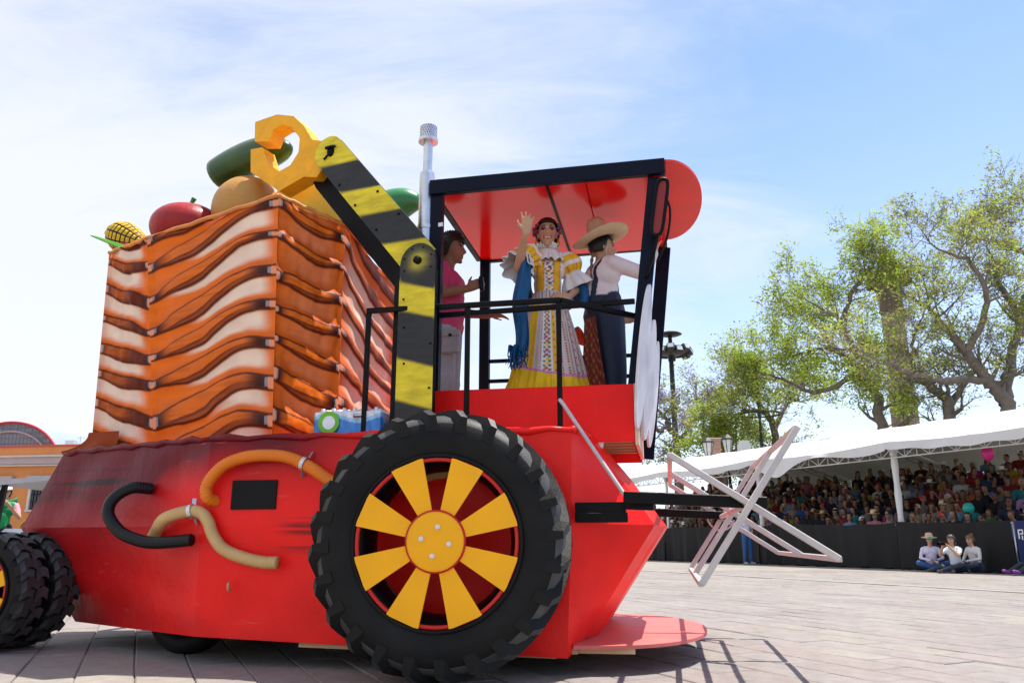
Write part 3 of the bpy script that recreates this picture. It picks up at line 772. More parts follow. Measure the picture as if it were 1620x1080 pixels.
# ---- painted basket
M_canvas = mat('painted_canvas', (1, 1, 1), .5, .05, 8, .3, 14, attr='Col', coat=.0, spec=.14)
C_cream, C_or, C_dor, C_brn, C_blk, C_pk = [np.array(c) for c in ((.86, .66, .52), (.84, .165, .009), (.54, .080, .006), (.13, .018, .005), (.016, .007, .006), (.85, .38, .24))]
def basket_face(name, b0, b1, t0, t1, zb, zt0, zt1, h0, h1, style, seed, nu=150, nv=250, label=None):
    """weave bands painted on canvas: u from corner 0 to corner 1, v up; bands run from height phase h0 to h1"""
    u = np.linspace(0, 1, nu)[:, None] * np.ones((1, nv)); v = np.linspace(0, 1, nv)[None, :] * np.ones((nu, 1))
    top = np.array(t0)[None, None, :] * (1 - u[..., None]) + np.array(t1)[None, None, :] * u[..., None]
    bot = np.array(b0)[None, None, :] * (1 - u[..., None]) + np.array(b1)[None, None, :] * u[..., None]
    zt = zt0 * (1 - u) + zt1 * u
    xy = bot * (1 - v[..., None]) + top * v[..., None]
    z = zb * (1 - v) + zt * v
    rows = 7.0
    us_ = sstep(.18, 1.0, u) if style == 'main' else u
    wave = h0 * (1 - us_) + h1 * us_ + (-.16 * np.sin(PI * np.clip(u / .55, 0, 1)) if style == 'main' else .06 * np.sin(u * 2 * PI * .7))
    if style == 'main': wave = wave + .22 * sstep(.72, 1.0, u)
    if style == 'mid': wave = wave + .22 * (1 - sstep(0, .45, u))
    jit = (vnoise(u * 1.8 + 9, v * 3.4, seed) - .5) * .42 + (vnoise(u * 14, v * 40, seed + 1) - .5) * .02
    q = v * rows + wave + jit
    row = np.floor(q); f = q - row
    rj = np.modf(np.sin(row * 12.9898 + seed) * 43758.5453)[0]; rj = np.abs(rj)
    # band thickness
    thick = .66 + .06 * np.cos(u * 2 * PI) - (.22 * sstep(.25, .62, u) * (1 - sstep(.70, .95, u)) if style == 'main' else 0) + (rj - .5) * .20
    inA = f < thick
    a = np.clip(f / thick, 0, 1); bfrac = np.clip((f - thick) / (1 - thick), 0, 1)
    streak = vnoise(u * 5 + row * 3.1, v * 90 + row * 7, seed + 2)
    # over-bands
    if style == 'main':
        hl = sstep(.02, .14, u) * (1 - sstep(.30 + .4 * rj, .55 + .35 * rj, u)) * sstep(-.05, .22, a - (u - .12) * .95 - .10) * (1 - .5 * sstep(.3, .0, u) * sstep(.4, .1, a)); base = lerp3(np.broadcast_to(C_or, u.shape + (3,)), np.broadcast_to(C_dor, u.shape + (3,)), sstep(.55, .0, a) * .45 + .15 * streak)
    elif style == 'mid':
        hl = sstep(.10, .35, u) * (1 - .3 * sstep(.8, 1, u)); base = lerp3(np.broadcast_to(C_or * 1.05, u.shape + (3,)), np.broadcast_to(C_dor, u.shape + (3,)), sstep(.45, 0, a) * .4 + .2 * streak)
    elif style == 'shade':  # shade put into the paint: darker orange bands, hardly any highlight
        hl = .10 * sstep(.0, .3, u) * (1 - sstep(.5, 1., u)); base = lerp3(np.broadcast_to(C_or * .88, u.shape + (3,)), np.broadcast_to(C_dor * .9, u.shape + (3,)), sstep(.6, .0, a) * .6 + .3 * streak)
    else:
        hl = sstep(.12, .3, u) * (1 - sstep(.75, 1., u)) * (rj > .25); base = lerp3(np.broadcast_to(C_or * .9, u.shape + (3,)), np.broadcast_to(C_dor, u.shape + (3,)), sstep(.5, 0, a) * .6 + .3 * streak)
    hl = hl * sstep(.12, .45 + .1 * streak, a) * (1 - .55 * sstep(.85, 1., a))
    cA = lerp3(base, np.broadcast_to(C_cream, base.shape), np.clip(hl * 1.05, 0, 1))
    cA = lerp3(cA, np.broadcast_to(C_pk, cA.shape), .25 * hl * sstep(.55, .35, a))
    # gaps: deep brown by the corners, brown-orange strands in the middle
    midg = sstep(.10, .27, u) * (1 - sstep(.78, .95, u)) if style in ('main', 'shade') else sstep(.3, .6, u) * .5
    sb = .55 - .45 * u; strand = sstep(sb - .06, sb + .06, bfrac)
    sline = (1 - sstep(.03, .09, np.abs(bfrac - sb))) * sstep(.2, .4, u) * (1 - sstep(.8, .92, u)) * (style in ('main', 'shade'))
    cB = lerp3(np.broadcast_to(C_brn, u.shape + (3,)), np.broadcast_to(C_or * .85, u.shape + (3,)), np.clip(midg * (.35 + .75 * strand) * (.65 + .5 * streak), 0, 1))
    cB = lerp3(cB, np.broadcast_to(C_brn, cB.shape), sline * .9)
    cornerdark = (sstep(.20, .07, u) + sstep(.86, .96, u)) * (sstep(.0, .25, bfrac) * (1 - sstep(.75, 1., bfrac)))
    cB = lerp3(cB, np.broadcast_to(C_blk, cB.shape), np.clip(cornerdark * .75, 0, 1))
    c = np.where(inA[..., None], cA, cB)
    # corner pegs between bands
    peg = ((u < .035) | (u > .965)) & ~inA
    c = np.where(peg[..., None], np.broadcast_to(C_pk * np.array([.95, .75, .6]), c.shape), c)
    pegl = (((u > .035) & (u < .058)) | ((u < .965) & (u > .945))) & ~inA & (bfrac > .2) & (bfrac < .85)
    c = np.where(pegl[..., None], np.broadcast_to(np.array([.26, .24, .26]), c.shape), c)
    # dark brush outline
    edge = np.minimum(np.abs(f - thick), np.minimum(f, 1 - f))
    c = lerp3(c, np.broadcast_to(C_brn * .6, c.shape), (1 - sstep(.018, .055, edge)) * .92)
    c *= (.93 + .14 * vnoise(u * 9, v * 30, seed + 3))[..., None]
    # soft relief of the padded bands
    nrm = np.array([(b1[1] - b0[1]), -(b1[0] - b0[0])]); nrm = nrm / np.linalg.norm(nrm)
    bulge = np.where(inA, .026 * np.sin(np.clip(a, 0, 1) * PI) ** .6, -.006 * np.sin(bfrac * PI))
    bulge = bulge * np.clip(np.minimum(u, 1 - u) * 25, 0, 1) + .05 * (vnoise(u * 3, v * 4, seed + 4) - .5) * np.clip(np.minimum(u, 1 - u) * 8, 0, 1) + .02 * (vnoise(u * 11, v * 13, seed + 6) - .5) * np.clip(np.minimum(u, 1 - u) * 12, 0, 1)
    P = np.concatenate([xy + nrm[None, None, :] * bulge[..., None], z[..., None]], -1)
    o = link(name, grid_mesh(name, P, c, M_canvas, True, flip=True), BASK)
    if label: o['label'] = label
    return o
BASK = empty('basket', parent=FLOAT)
N_b, N_t = (-1.30, .54), (-1.37, .50); M_b, M_t = (-2.45, .93), (-2.72, .93); L_b, L_t = (-3.06, 1.03), (-3.17, 1.08)
R_b, R_t = (-1.02, .95), (-1.045, .95); Q_b, Q_t = (-1.05, 2.40), (-1.10, 2.42); K_b, K_t = (-3.06, 2.25), (-3.17, 2.25)
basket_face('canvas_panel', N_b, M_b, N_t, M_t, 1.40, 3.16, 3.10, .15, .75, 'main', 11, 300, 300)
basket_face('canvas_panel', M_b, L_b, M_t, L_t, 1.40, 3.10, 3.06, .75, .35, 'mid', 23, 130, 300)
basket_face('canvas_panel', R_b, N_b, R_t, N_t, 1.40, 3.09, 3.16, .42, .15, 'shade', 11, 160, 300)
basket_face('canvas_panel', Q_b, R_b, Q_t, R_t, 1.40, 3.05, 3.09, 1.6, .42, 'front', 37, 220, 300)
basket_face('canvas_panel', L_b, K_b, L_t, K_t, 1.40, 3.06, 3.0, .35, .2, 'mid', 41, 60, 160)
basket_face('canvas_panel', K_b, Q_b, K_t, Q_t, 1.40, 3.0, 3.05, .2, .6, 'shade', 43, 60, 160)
mb = MB(); ring = [N_t, M_t, L_t, K_t, Q_t, R_t]
mb.add([(-2.08 + (p[0] + 2.08) * .93, 1.55 + (p[1] - 1.55) * .90, 2.98) for p in ring], [tuple(range(6))]); mb.build('basket_bed', mat('brown_bed', (.12, .06, .03), .8), BASK)
for (p, q, zp, zq) in ((N_t, M_t, 3.16, 3.10), (M_t, L_t, 3.10, 3.06), (R_t, N_t, 3.09, 3.16), (Q_t, R_t, 3.05, 3.09)):
    path = [V(p[0] + (q[0] - p[0]) * t / 14, p[1] + (q[1] - p[1]) * t / 14, zp + (zq - zp) * t / 14 + .006 * math.sin(t * 1.9)) for t in range(15)]
    m_ = MB(); m_.tube(path, .016, 8); m_.build('rolled_rim', mat('orange_rim', (.66, .24, .06), .5, .25, 9) if 'orange_rim' not in bpy.data.materials else bpy.data.materials['orange_rim'], BASK, True)
# skirt of canvas flaring onto the rear deck
P = np.zeros((20, 10, 3)); 
for i in range(20):
    for j in range(10):
        a, b = i / 19, j / 9
        x0, y0 = -3.07 + a * .30, 1.02 - a * .05
        P[i, j] = (x0 - .22 * b ** 1.6 * (1 - a) ** .7, y0 - .025 + .012 * math.sin(a * 9) * b - .02 * b, 1.56 - .15 * b ** .6)
link('canvas_skirt', grid_mesh('canvas_skirt', P, np.broadcast_to(C_dor * .5, (20, 10, 3)).copy(), M_canvas), BASK)

# ---- reel at the front
REEL = empty('reel', parent=FLOAT)
RC = (1.705, .948); ARM_R = [(146, .49), (-33, .53), (55, .50), (237, .50)]
ends = {}
for fi, d in enumerate((.20, 1.45, 2.68)):
    for k in ((0, 1), (2, 3)):
        pts = []
        for i in k:
            a, r = ARM_R[i]; p = V(RC[0] + r * math.cos(R_(a)), d, RC[1] + r * math.sin(R_(a))); ends[(fi, i)] = p; pts.append(p)
        off = V(0, .02 if k[0] == 0 else -.02, 0)
        m_ = MB(); m_.beam(pts[0] + off, pts[1] + off, .035, .045, bev=.004, up=(0, 1, 0)); m_.build('cross_arm', M_grey, REEL)
    if fi < 2: continue
    m_ = MB(); m_.lathe([(.10, d - .006), (.115, d - .006), (.115, d + .006), (.10, d + .006)], 24, c=(RC[0], 0, RC[1]), axis='Y', close=True); m_.build('hub_ring', M_grey, REEL)
for i in range(4):
    for fi in (0, 1):
        m_ = MB(); m_.beam(ends[(fi, i)] + V(0, .03, 0), ends[(fi + 1, i)] - V(0, .03, 0), .03, .03, bev=.003); m_.build('bat', M_pinkt if i in (0, 2) else M_grey, REEL)
m_ = MB(); m_.tube([(RC[0], .25, RC[1]), (RC[0], 2.75, RC[1])], .02, 10); m_.build('axle', M_grey, REEL, True)
for d, nm in ((.29, 'reel_arm'), (2.60, 'reel_arm')):
    m_ = MB(); m_.beam((1.03, d, .995), (1.815, d, .955), .05, .066, bev=.005); m_.build(nm, M_black, REEL)
m_ = MB(); m_.beam((.74, .42, .94), (1.035, .42, .94), .06, .066, bev=.004); m_.beam((.74, .40, .885), (1.045, .40, .885), .06, .055, bev=.004); m_.build('arm_bracket', M_black, REEL)
m_ = MB(); m_.beam((1.035, .38, .955), (1.20, .33, .945), .05, .05, bev=.004); m_.build('arm_bracket', M_black, REEL)
m_ = MB(); m_.beam((.9, 2.84, .96), (1.2, 2.62, .985), .05, .06); m_.build('arm_bracket', M_black, REEL)

# ------------------------------------------------------------------ fruit in the basket, water pack
def fruit(name, label, cat, loc): 
    return tag(empty(name, fl(*loc), FA), label, cat, 'giant papier-mache produce in the basket')
# tomato / pomegranate
F = fruit('giant_tomato', 'giant dark red tomato with green star stem in the basket', 'tomato', (-2.62, 1.30, 3.18))
m_ = MB(); 
prof = [(.001, -.20)] + [(.305 * math.sin(t) ** .85, -.20 * math.cos(t) + .07 * 0) for t in np.linspace(.2, PI - .25, 18)] + [(.04, .185), (.001, .17)]
m_.lathe([(r, z + .14) for r, z in prof], 40); m_.build('skin', mat('tomato_paint', (.40, .012, .016), .4, .2, 5, .35, 14, color2=(.30, .02, .02), mixscale=2, coat=.05, spec=.25), F, True)
m_ = MB()
for k in range(5):
    a = 2 * PI * k / 5 + .3; p = V(.02 * math.cos(a), .02 * math.sin(a), .33); q = V(.14 * math.cos(a), .14 * math.sin(a), .325); s_ = V(-math.sin(a), math.cos(a), 0) * .035
    m_.add([p - s_, p + s_, q, p.lerp(q, .4) + s_ * .9, p.lerp(q, .4) - s_ * .9], [(0, 4, 2, 3, 1)])
m_.tube([(0, 0, .32), (.01, 0, .38), (.03, 0, .42)], [.02, .016, .022], 8); m_.build('calyx', mat('green_calyx', (.05, .22, .012), .5, .2), F)
# potato / mango
F = fruit('giant_mango', 'giant speckled tan mango under the claw in the basket', 'mango', (-2.08, 1.28, 3.18))
m_ = MB(); m_.ball((0, 0, .26), (.285, .26, .29), 30, 20, rot=Matrix.Rotation(.4, 3, 'Y')); m_.build('skin', mat('mango_paint', (.56, .31, .07), .45, .15, 5, .2, 20, color2=(.44, .19, .05), mixscale=10, mixsharp=.7), F, True)
# corn cob
F = fruit('giant_corn_cob', 'giant yellow corn cob with black grid lines in the basket', 'corn cob', (-3.02, 1.34, 3.12))
tilt = Matrix.Rotation(R_(68), 3, Vector((-.25, -1, 0)).normalized())
m_ = MB(); n_ = 11; rows = 13
kern = mat('corn_yellow', (.74, .46, .02), .4, .12, 8); blk = mat('corn_line_black', (.015, .012, .01), .5)
def cobr(t): return .15 * (math.sin(min(1, t * 1.15 + .10) * PI * .5) * (1 - .92 * max(0, (t - .45) / .55) ** 2.2))
Lc = .56
for i in range(rows):
    for j in range(n_):
        t0, t1 = i / rows, (i + 1) / rows; a0, a1 = 2 * PI * j / n_ + .06, 2 * PI * (j + 1) / n_ - .06
        vs = []
        for t, a, k in ((t0 + .011, a0, 1), (t0 + .011, a1, 1), (t1 - .011, a1, 1), (t1 - .011, a0, 1)):
            r = cobr(t) + .004; vs.append(V(r * math.cos(a), r * math.sin(a), t * Lc))
        tm, am = (t0 + t1) / 2, (a0 + a1) / 2; r = cobr(tm) + .012; vs.append(V(r * math.cos(am), r * math.sin(am), tm * Lc))
        m_.add([tilt @ p for p in vs], [(0, 1, 4), (1, 2, 4), (2, 3, 4), (3, 0, 4)])
m_.v = [(p[0], p[1], p[2] + .10) for p in m_.v]
m_.build('kernels', kern, F)
m_ = MB(); m_.lathe([(max(.001, cobr(t) + .001), t * Lc) for t in np.linspace(0, 1, 16)], 20); m_.v = [tuple(tilt @ Vector(p) + Vector((0, 0, .10))) for p in m_.v]; m_.build('cob', blk, F, True)
m_ = MB(); m_.add([(-.10, -.1, .05), (-.36, -.18, .13), (-.40, -.20, .135), (-.16, -.14, .03)], [(0, 1, 2, 3)]); 
sd = m_.build('husk_leaf', mat('husk_green', (.10, .34, .03), .5, .2), F); sd.modifiers.new('s', 'SOLIDIFY').thickness = .012
# red fruit at the far left
F = fruit('giant_strawberry', 'small part of a giant pinkish red fruit left of the corn', 'fruit', (-3.22, 1.45, 3.0))
m_ = MB(); m_.ball((0, 0, .16), (.17, .17, .21), 22, 14); m_.build('skin', mat('pink_red_paint', (.48, .05, .06), .4, .2, 5, .2, 20), F, True)
# cucumber
F = fruit('giant_cucumber', 'giant dark green cucumber gripped by the yellow claw', 'cucumber', (-2.1, 1.25, 3.6))
p0, p1 = V(-.44, .25, .29), V(.40, .0, .36)
m_ = MB(); pts = [p0.lerp(p1, t) + V(0, 0, .05 * math.sin(t * PI)) for t in np.linspace(0, 1, 22)]
rr = [.15 * (1 - (abs(2 * t - .72) / 1.30) ** 3.2) ** .6 if abs(2 * t - .72) < 1.29 else .01 for t in np.linspace(0, 1, 22)]
rr[0] = .075; m_.tube(pts, rr, 20); m_.build('skin', mat('cucumber_paint', (.012, .060, .016), .32, .3, 4, .15, 12, color2=(.06, .12, .015), mixscale=2.5, mixsharp=.5, coat=.3), F, True)
# yellow squash
F = fruit('giant_lemon', 'giant pale yellow lemon behind the boom in the basket', 'lemon', (-1.55, 1.45, 3.24))
m_ = MB(); m_.ball((0, 0, .30), (.34, .27, .30), 30, 18); m_.build('skin', mat('lemon_paint', (.90, .70, .10), .5, .1, 4, .2, 18), F, True)
# green chilli
F = fruit('giant_green_chilli', 'giant green chilli pepper sticking out behind the exhaust pipe', 'chilli pepper', (-1.2, 1.8, 3.3))
m_ = MB(); pts = spline([(-.48, 0, .0), (-.2, 0, .20), (.1, 0, .27), (.32, 0, .33), (.47, 0, .33)], 7); kk = len(pts)
m_.tube(pts, [.02 + .14 * math.sin(PI * min(1, i / (kk - 1) * .92 + .02)) ** .8 for i in range(kk)], 16); m_.build('skin', mat('chilli_paint', (.03, .24, .07), .35, .2, 4, .1, 12, coat=.3), F, True)

# water pack standing on the deck
F = tag(empty('water_bottle_pack', fl(-.80, .74, 1.425), FA), 'shrink-wrapped pack of water bottles with blue and green print on deck', 'water pack')
M_film = mat('clear_print_film', (.75, .80, .84), .15, .1, 10, .5, 30, spec=.8)
M_fblue = mat('blue_print_film', (.02, .20, .60), .16, .25, 8, .5, 28, color2=(.25, .52, .80), mixscale=5, mixsharp=.6)
nx_, ny_ = 6, 4
nuw, nvw = 60, 26
P = np.zeros((nuw, nvw, 3)); Cc = np.zeros((nuw, nvw, 3))
per = [(-.235, -.14), (.235, -.14), (.235, .14), (-.235, .14), (-.235, -.14)]
M_film2 = mat('printed_shrink_film', (1, 1, 1), .14, .08, 10, .35, 26, attr='Col', spec=.6)
nuw, nvw = 240, 30; P = np.zeros((nuw, nvw, 3)); Cw = np.zeros((nuw, nvw, 3))
for i in range(nuw):
    t = i / (nuw - 1) * 4; sd_ = min(3, int(t)); f_ = t - sd_
    cs = ((-.235, -.14), (.235, -.14), (.235, .14), (-.235, .14))
    a_, b_ = Vector(cs[sd_]), Vector(cs[(sd_ + 1) % 4]); nb = 6 if sd_ % 2 == 0 else 4
    d_ = (b_ - a_).normalized(); nn = Vector((d_.y, -d_.x)); sc = abs(math.sin(f_ * nb * PI))
    for j in range(nvw):
        v_ = j / (nvw - 1); z_ = .002 + .165 * min(1, v_ / .75)
        q_ = a_.lerp(b_, f_) + nn * (.012 * sc * (1 - .3 * v_) - .004)
        if v_ > .75: q_ = q_ * (1 - (v_ - .75) * 1.5); z_ += (v_ - .75) * .10 * (.4 + .6 * sc)
        P[i, j] = (q_.x, q_.y, z_)
        wv = .62 + .10 * math.sin(f_ * 7 + sd_ * 2)
        base = np.array((.02, .22, .66)) if v_ < wv - .12 else (np.array((.30, .58, .85)) if v_ < wv else np.array((.74, .78, .82)))
        Cw[i, j] = base * (.8 + .4 * (0.5 + .5 * math.sin(f_ * 40 + v_ * 9)) * .6)
link('film_wrap', grid_mesh('film_wrap', P, Cw, M_film2), F)
bme = MB(); bme.lathe([(.001, .0), (.030, .0), (.032, .01), (.032, .10), (.026, .135), (.013, .165), (.013, .188), (.001, .188)], 14); bm_ = bme.mesh('bottle', mat('clear_bottle', (.72, .78, .82), .12, .1, 10), True)
for i in range(nx_):
    for j in range(ny_):
        link('bottle', bm_, F, (-.19 + i * .076, -.105 + j * .07, .008))
m_ = MB(); m_.lathe([(.046, -.1535), (.075, -.1535), (.075, -.149), (.046, -.149)], 28, axis='Y', close=True, c=(-.125, 0, .095)); m_.build('green_ring_print', mat('green_print', (.16, .50, .02), .3), F)
m_ = MB(); m_.lathe([(.0005, -.1515), (.047, -.1515)], 24, axis='Y', c=(-.125, 0, .095)); m_.build('white_print', M_film, F)
m_ = MB(); m_.box((.09, -.1495, .135), (.085, .004, .022)); m_.build('red_label_print', mat('dark_red_print', (.18, .02, .02), .3), F)
m_ = MB(); m_.box((.09, -.1525, .139), (.07, .003, .007)); m_.build('white_lettering_print', M_white, F)
# ------------------------------------------------------------------ people: one continuous remeshed surface, coloured by region
M_body = mat('skin_and_clothes', (1, 1, 1), .6, .07, 9, .05, 60, attr='Col')
M_clothv = mat('printed_cloth', (1, 1, 1), .75, .06, 12, .15, 50, attr='Col')
M_hair = mat('black_hair', (.012, .009, .008), .42, .3, 30, .4, 60, stretch=(1, 1, .3))
def capsule(mb_, p0, p1, r0, r1, n=14):
    p0, p1 = Vector(p0), Vector(p1)
    d = p1 - p0
    if d.length < 1e-5: d = Vector((0, 0, 1e-4)); p1 = p0 + d
    t = d.normalized(); ref = Vector((0, 0, 1)) if abs(t.z) < .9 else Vector((1, 0, 0)); a = t.cross(ref).normalized(); b = t.cross(a)
    rings = [(p0 - t * r0 * math.cos(x), r0 * math.sin(x)) for x in (.35, .8, 1.25)] + [(p0.lerp(p1, k / 3), r0 + (r1 - r0) * k / 3) for k in range(4)] + [(p1 + t * r1 * math.cos(x), r1 * math.sin(x)) for x in (1.25, .8, .35)]
    vs = [c + (a * math.cos(2 * PI * j / n) + b * math.sin(2 * PI * j / n)) * r for c, r in rings for j in range(n)]
    k = len(rings); fs = [(i * n + j, i * n + (j + 1) % n, (i + 1) * n + (j + 1) % n, (i + 1) * n + j) for i in range(k - 1) for j in range(n)]
    fs += [tuple(range(n - 1, -1, -1)), tuple((k - 1) * n + j for j in range(n))]
    mb_.add(vs, fs)
def sculpt(name, caps, voxel, smooth=4, ells=()):
    """caps: (p0,p1,r0,r1,key); ells: (centre,(rx,ry,rz),key[,rot]) -> mesh, verts, region keys"""
    mb_ = MB()
    for c in caps: capsule(mb_, *c[:4])
    for e in ells: mb_.ball(e[0], e[1], 22, 16, rot=e[3] if len(e) > 3 else None)
    me = mb_.mesh(name + '_raw', M_body); recalc(me)
    o = bpy.data.objects.new(name + '_raw', me); col.objects.link(o)
    r = o.modifiers.new('r', 'REMESH'); r.mode = 'VOXEL'; r.voxel_size = voxel
    s = o.modifiers.new('s', 'SMOOTH'); s.factor = .5; s.iterations = smooth
    dg = bpy.context.evaluated_depsgraph_get()
    out = bpy.data.meshes.new_from_object(o.evaluated_get(dg))
    bpy.data.objects.remove(o); bpy.data.meshes.remove(me)
    n = len(out.vertices); co = np.empty(n * 3, np.float32); out.vertices.foreach_get('co', co); co = co.reshape(-1, 3)
    D = []; keys = []
    for p0, p1, r0, r1, k in [c[:5] for c in caps]:
        p0, p1 = np.array(p0, float), np.array(p1, float); d = p1 - p0; L = max(1e-9, d @ d)
        t = np.clip(((co - p0) @ d) / L, 0, 1); D.append(np.linalg.norm(co - p0 - t[:, None] * d, axis=1) - (r0 + (r1 - r0) * t)); keys.append(k)
    for e in ells:
        c, rr = np.array(e[0], float), np.array(e[1], float); q = co - c
        if len(e) > 3: q = q @ np.array(e[3])
        D.append((np.linalg.norm(q / rr, axis=1) - 1) * rr.min()); keys.append(e[2])
    reg = np.array(keys, object)[np.argmin(np.array(D), 0)]
    out.polygons.foreach_set('use_smooth', np.ones(len(out.polygons), bool))
    out.name = name
    return out, co, reg
def colour(me, co, reg, pal, paint=None):
    c = np.array([pal[k] for k in reg], np.float32)
    if paint: paint(co, reg, c)
    vcol(me, c); me.materials.clear(); me.materials.append(M_body)
def hand(wrist, d, palm, r=1.0, curl=0.15, spread=.16, key='skin', thumb=1):
    """palm box of capsules and five unequal fingers; d points to the fingers, palm is the palm's outward normal"""
    w, d, pn = Vector(wrist), Vector(d).normalized(), Vector(palm).normalized()
    s = d.cross(pn).normalized() * thumb      # thumb side
    out = []; pl = .088 * r
    for k in range(4):
        o = (k - 1.5) * .0205 * r
        out.append((w + s * -o * .6 + d * .012, w + s * -o + d * pl, .0155 * r, .0125 * r, key))
    Ls = [.068, .077, .072, .055]; 
    for k in range(4):
        o = (1.5 - k) * .0205 * r; base = w + s * o + d * pl
        dirf = (d + s * (1.5 - k) * spread * .9 + pn * curl).normalized(); d2 = (dirf + pn * curl * 1.2).normalized()
        m_ = base + dirf * Ls[k] * .55 * r; e = m_ + d2 * Ls[k] * .45 * r
        out.append((base, m_, .0098 * r, .0088 * r, key)); out.append((m_, e, .0088 * r, .0072 * r, key))
    b = w + s * .022 * r + d * .022 * r
    k1 = b + (s * .75 + d * .55 + pn * .25).normalized() * .045 * r; k2 = k1 + (s * .45 + d * .85 + pn * .15).normalized() * .035 * r
    out.append((b, k1, .0155 * r, .0115 * r, key)); out.append((k1, k2, .0110 * r, .0085 * r, key))
    return out
def head(c, yaw=0.0, pitch=0.0, k=1.0, keyskin='skin', female=False):
    """head in local frame facing -Y, returns capsules, ellipsoids and frame"""
    Rm = Matrix.Rotation(yaw, 3, 'Z') @ Matrix.Rotation(pitch, 3, 'X'); c = Vector(c)
    T = lambda x, y, z: c + Rm @ Vector((x, y, z)) * k
    el = [(T(0, .012, .022), ((.069 if female else .074) * k, .092 * k, .095 * k), keyskin, Rm), (T(0, -.022, -.030), ((.052 if female else .058) * k, .062 * k, .082 * k), keyskin, Rm)]
    cp = [(T(0, -.083, .012), T(0, -.100, -.022), .010 * k, .0150 * k, keyskin), (T(-.016, -.085, -.024), T(.016, -.085, -.024), .011 * k, .011 * k, keyskin),
          (T(-.018, -.078, -.062), T(.018, -.078, -.062), .012 * k, .012 * k, keyskin), (T(0, -.062, -.092), T(0, -.066, -.098), .020 * k, .020 * k, keyskin),
          (T(-.035, -.074, .034), T(.035, -.074, .034), .013 * k, .013 * k, keyskin),
          (T(.074, .015, .012), T(.077, .022, -.018), .016 * k, .011 * k, keyskin), (T(-.074, .015, .012), T(-.077, .022, -.018), .016 * k, .011 * k, keyskin)]
    return cp, el, (c, Rm, k)
def face_paint(frame, lips=(.35, .03, .04), smile=False, brow=(.015, .01, .008), shadow=None):
    c0, Rm, k = frame
    def f(co, reg, c):
        q = (co - np.array(c0)) @ np.array(Rm) / k
        x, y, z = q[:, 0], q[:, 1], q[:, 2]; front = (y < -.045) & (reg == 'skin')
        for s in (-1, 1):
            e = ((x - s * .031) / .0155) ** 2 + ((z - .013) / .0075) ** 2 < 1
            c[front & e] = (.40, .36, .34)
            e = ((x - s * .031) / .0085) ** 2 + ((z - .013) / .0085) ** 2 < 1; c[front & e] = (.02, .012, .01)
            lid = (np.abs(x - s * .031) < .019) & (np.abs(z - .021 + ((x - s * .031) / .02) ** 2 * .005) < .0042); c[front & lid] = (.02, .012, .01)
            if shadow is not None:
                lid = (np.abs(x - s * .031) < .018) & (z > .022) & (z < .033); c[front & lid] = np.array(shadow)
            br = (np.abs(x - s * .033) < .023) & (np.abs(z - .040 + ((x - s * .030) / .03) ** 2 * .008) < .0045); c[front & br] = brow
        zc = -.058 + (np.abs(x) / .03) ** 2 * (.012 if smile else 0)
        m = (np.abs(x) < (.031 if smile else .024)) & (np.abs(z - zc) < (.0115 if smile else .009)); c[front & m] = lips
        if smile:
            m = (np.abs(x) < .021) & (np.abs(z - zc - .001) < .0042); c[front & m] = (.80, .78, .75)
        ck = np.exp(-(((np.abs(x) - .042) / .018) ** 2 + ((z + .025) / .02) ** 2)) * .35
        c[front] = c[front] * (1 - ck[front][:, None]) + np.array([.55, .14, .10]) * ck[front][:, None]
    return f
def cloth(name, P, parent, colors=None, m=None, thick=.006):
    o = link(name, grid_mesh(name, P, colors, m or M_clothv), parent)
    sd = o.modifiers.new('solid', 'SOLIDIFY'); sd.thickness = thick
    return o
SK, SKD, SKL = (.49, .27, .165), (.25, .11, .06), (.50, .29, .19)

# ---- woman in a yellow dress waving from the platform
LX, LY, LZ = .27, 5.70, 1.52
WOMAN = tag(empty('person', (LX, LY, LZ), R_(2)), 'smiling woman in yellow and white embroidered dress waving from the cab', 'person', 'people riding on the float')
hc = V(.0, -.03, 1.505)
hcp, hel, hfr = head(hc, R_(-4), R_(-2), 1.03, female=True)
caps = [((0, 0, .92), (0, 0, 1.02), .125, .105, 'skirt'), ((0, .0, 1.02), (0, -.005, 1.12), .100, .108, 'bod'), ((-.045, -.03, 1.22), (.045, -.03, 1.22), .092, .092, 'bod'), ((-.09, 0, 1.31), (.09, 0, 1.31), .070, .070, 'bod'),
        ((0, .0, 1.34), (0, -.008, 1.45), .055, .046, 'skin'),
        ((-.06, 0, .9), (-.07, 0, .10), .085, .045, 'skirt'), ((.06, 0, .9), (.07, 0, .10), .085, .045, 'skirt'),
        ((-.07, .02, .05), (-.075, -.13, .03), .035, .028, 'shoe'), ((.07, .02, .05), (.075, -.13, .03), .035, .028, 'shoe')]
shR, elR, wrR = V(-.145, -.02, 1.33), V(-.235, -.27, 1.15), V(-.190, -.50, 1.325)
caps += [(shR, elR, .045, .036, 'skin'), (elR, elR.lerp(wrR, .35), .037, .035, 'skin'), (elR.lerp(wrR, .35), wrR, .035, .022, 'skin')]
caps += hand(wrR, (.10, .06, 1), (.15, -1, .28), .98, curl=.05, spread=.20, thumb=-1)
shL, elL, wrL = V(.145, 0, 1.33), V(.235, .03, 1.10), V(.155, -.10, .99)
caps += [(shL, elL, .045, .036, 'skin'), (elL, wrL, .036, .024, 'skin')] + hand(wrL, (-.8, -.35, -.15), (-.2, .9, -.1), .95, curl=.35, spread=.05)
me, co, reg = sculpt('person_body', caps + hcp, .0075, 4, hel)
